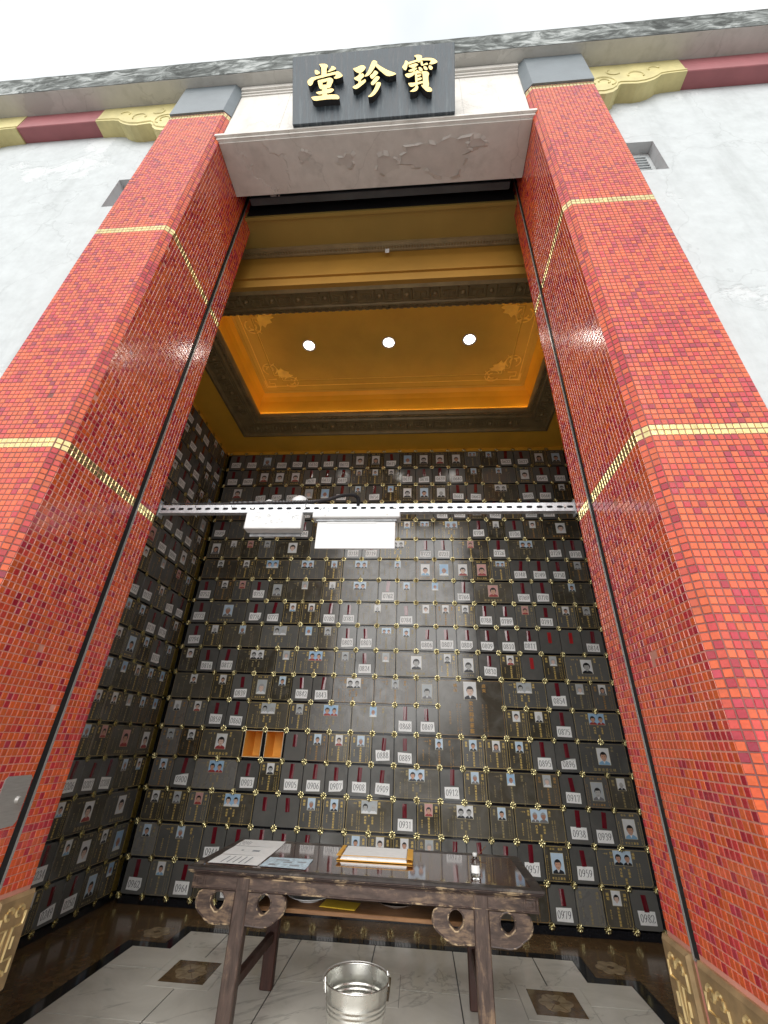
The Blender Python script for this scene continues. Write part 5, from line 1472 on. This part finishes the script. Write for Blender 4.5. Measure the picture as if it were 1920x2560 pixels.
b.f = [q_ for i, q_ in enumerate(b.f) if i % 24 in (14, 15, 16, 17, 18, 19, 20)]; b.m = [0] * len(b.f); b.build('label', M['paper'], BT, fix=False)
sk_ = MB(); sk_.tube([(.80, -1.50, TZ + .002), (.90, -1.33, TZ + .05)], .0022, 5); tag(sk_.build('incense_stick', M['wood_shelf']), 'thin incense stick leaning over the rear edge of the altar table', 'incense stick')
# --- things on the shelf
zs = .601
PL = empty('plate', (-.32, -1.80, zs), label='white china plate on the table shelf near the left bracket', cat='plate')
b = MB(); b.lathe([(0, .006), (.08, .006), (.10, .012), (.135, .024), (.138, .027), (.132, .0285), (.098, .017), (.078, .010), (0, .010)], 0, 0, 36)
b.lathe([(.075, .0), (.078, .006)], 0, 0, 36); b.build('dish', M['china'], PL, smooth=True)
b = MB(); b.lathe([(.0, .034), (.08, .034), (.10, .040), (.135, .052), (.138, .055), (.132, .0565), (.098, .045), (.078, .038), (0, .038)], .003, 0, 36); b.build('upper_dish', M['china'], PL, smooth=True)
EN = empty('envelope', (-.105, -1.875, zs), math.radians(-8), label='flat yellow envelopes lying on the table shelf beside the plate', cat='envelope')
b = MB(); b.bbox(-.11, .115, -.07, .07, .0005, .004, .001); b.build('envelope_back', M['yellow_env'], EN)
b = MB(); b.bbox(-.09, .125, -.078, .055, .0045, .008, .001); b.build('envelope_front', M['yellow_env'], EN)
PN = empty('dark_dish', (.25, -1.81, zs), label='dark dish with a pale rim on the table shelf at centre', cat='dish')
b = MB(); b.lathe([(.06, .0), (.07, .002), (.13, .028), (.143, .034)], 0, 0, 36); b.build('outside', M['china'], PN, smooth=True)
b = MB(); b.lathe([(.143, .0345), (.138, .035), (.127, .030), (.07, .006), (0, .005)], 0, 0, 36); b.build('inside', M['dark_glaze'], PN, smooth=True)
# --- bucket
BK = empty('bucket', (.06, -2.165, 0), label='shiny tinplate bucket on the floor under the altar table', cat='bucket')
H = .385
def rad(z): return .118 + (.171 - .118) * z / H
prof = [(0, .012), (rad(.012), .012), (rad(0) + .001, .001)]
zz = [.004, .03, .06, .1, .14, .2, .24]
for z in zz: prof.append((rad(z), z))
for k in range(3):
    c = .275 + k * .019
    for dz, dr in ((-.008, 0), (-.004, .0014), (0, .0022), (.004, .0014), (.008, 0)): prof.append((rad(c + dz) + dr, c + dz))
prof += [(rad(.345), .345), (rad(H), H)]
b = MB(); b.lathe(prof, 0, 0, 56); b.build('shell', M['bucket'], BK, smooth=True)
b = MB(); b.lathe([(r_ - .0022, z) for r_, z in prof[3:]], 0, 0, 56); b.lathe([(0, .014), (rad(.014) - .002, .014)], 0, 0, 56); b.build('inner_wall', M['bucket'], BK, smooth=True)
b = MB(); b.tube([((rad(H) + .001) * math.cos(2 * math.pi * k / 56), (rad(H) + .001) * math.sin(2 * math.pi * k / 56), H) for k in range(56)], .0042, 8, closed=True); b.build('rolled_rim', M['bucket'], BK, smooth=True)
er_ = []
for a in (math.radians(200), math.radians(20)):
    b = MB(); cx, cy = (rad(.36) + .006) * math.cos(a), (rad(.36) + .006) * math.sin(a)
    tx, ty = -math.sin(a), math.cos(a)
    b.tube([(cx + tx * .02, cy + ty * .02, .35), (cx + tx * .012, cy + ty * .012, .38), (cx, cy, .40), (cx - tx * .012, cy - ty * .012, .38), (cx - tx * .02, cy - ty * .02, .35)], .004, 6); b.build('ear', M['bucket'], BK)
a0, a1 = math.radians(200), math.radians(20)
b = MB(); hp = []
for k in range(25):
    t = k / 24; a = a0 - (a0 - a1) * t                  # bail resting against the rear rim
    rr = rad(.36) + .016; hp.append((rr * math.cos(a), rr * math.sin(a) + .0 , H + .002 + .004 * math.sin(math.pi * t)))
b.tube(hp, .003, 6); b.build('bail_handle', M['steel'], BK, smooth=True)
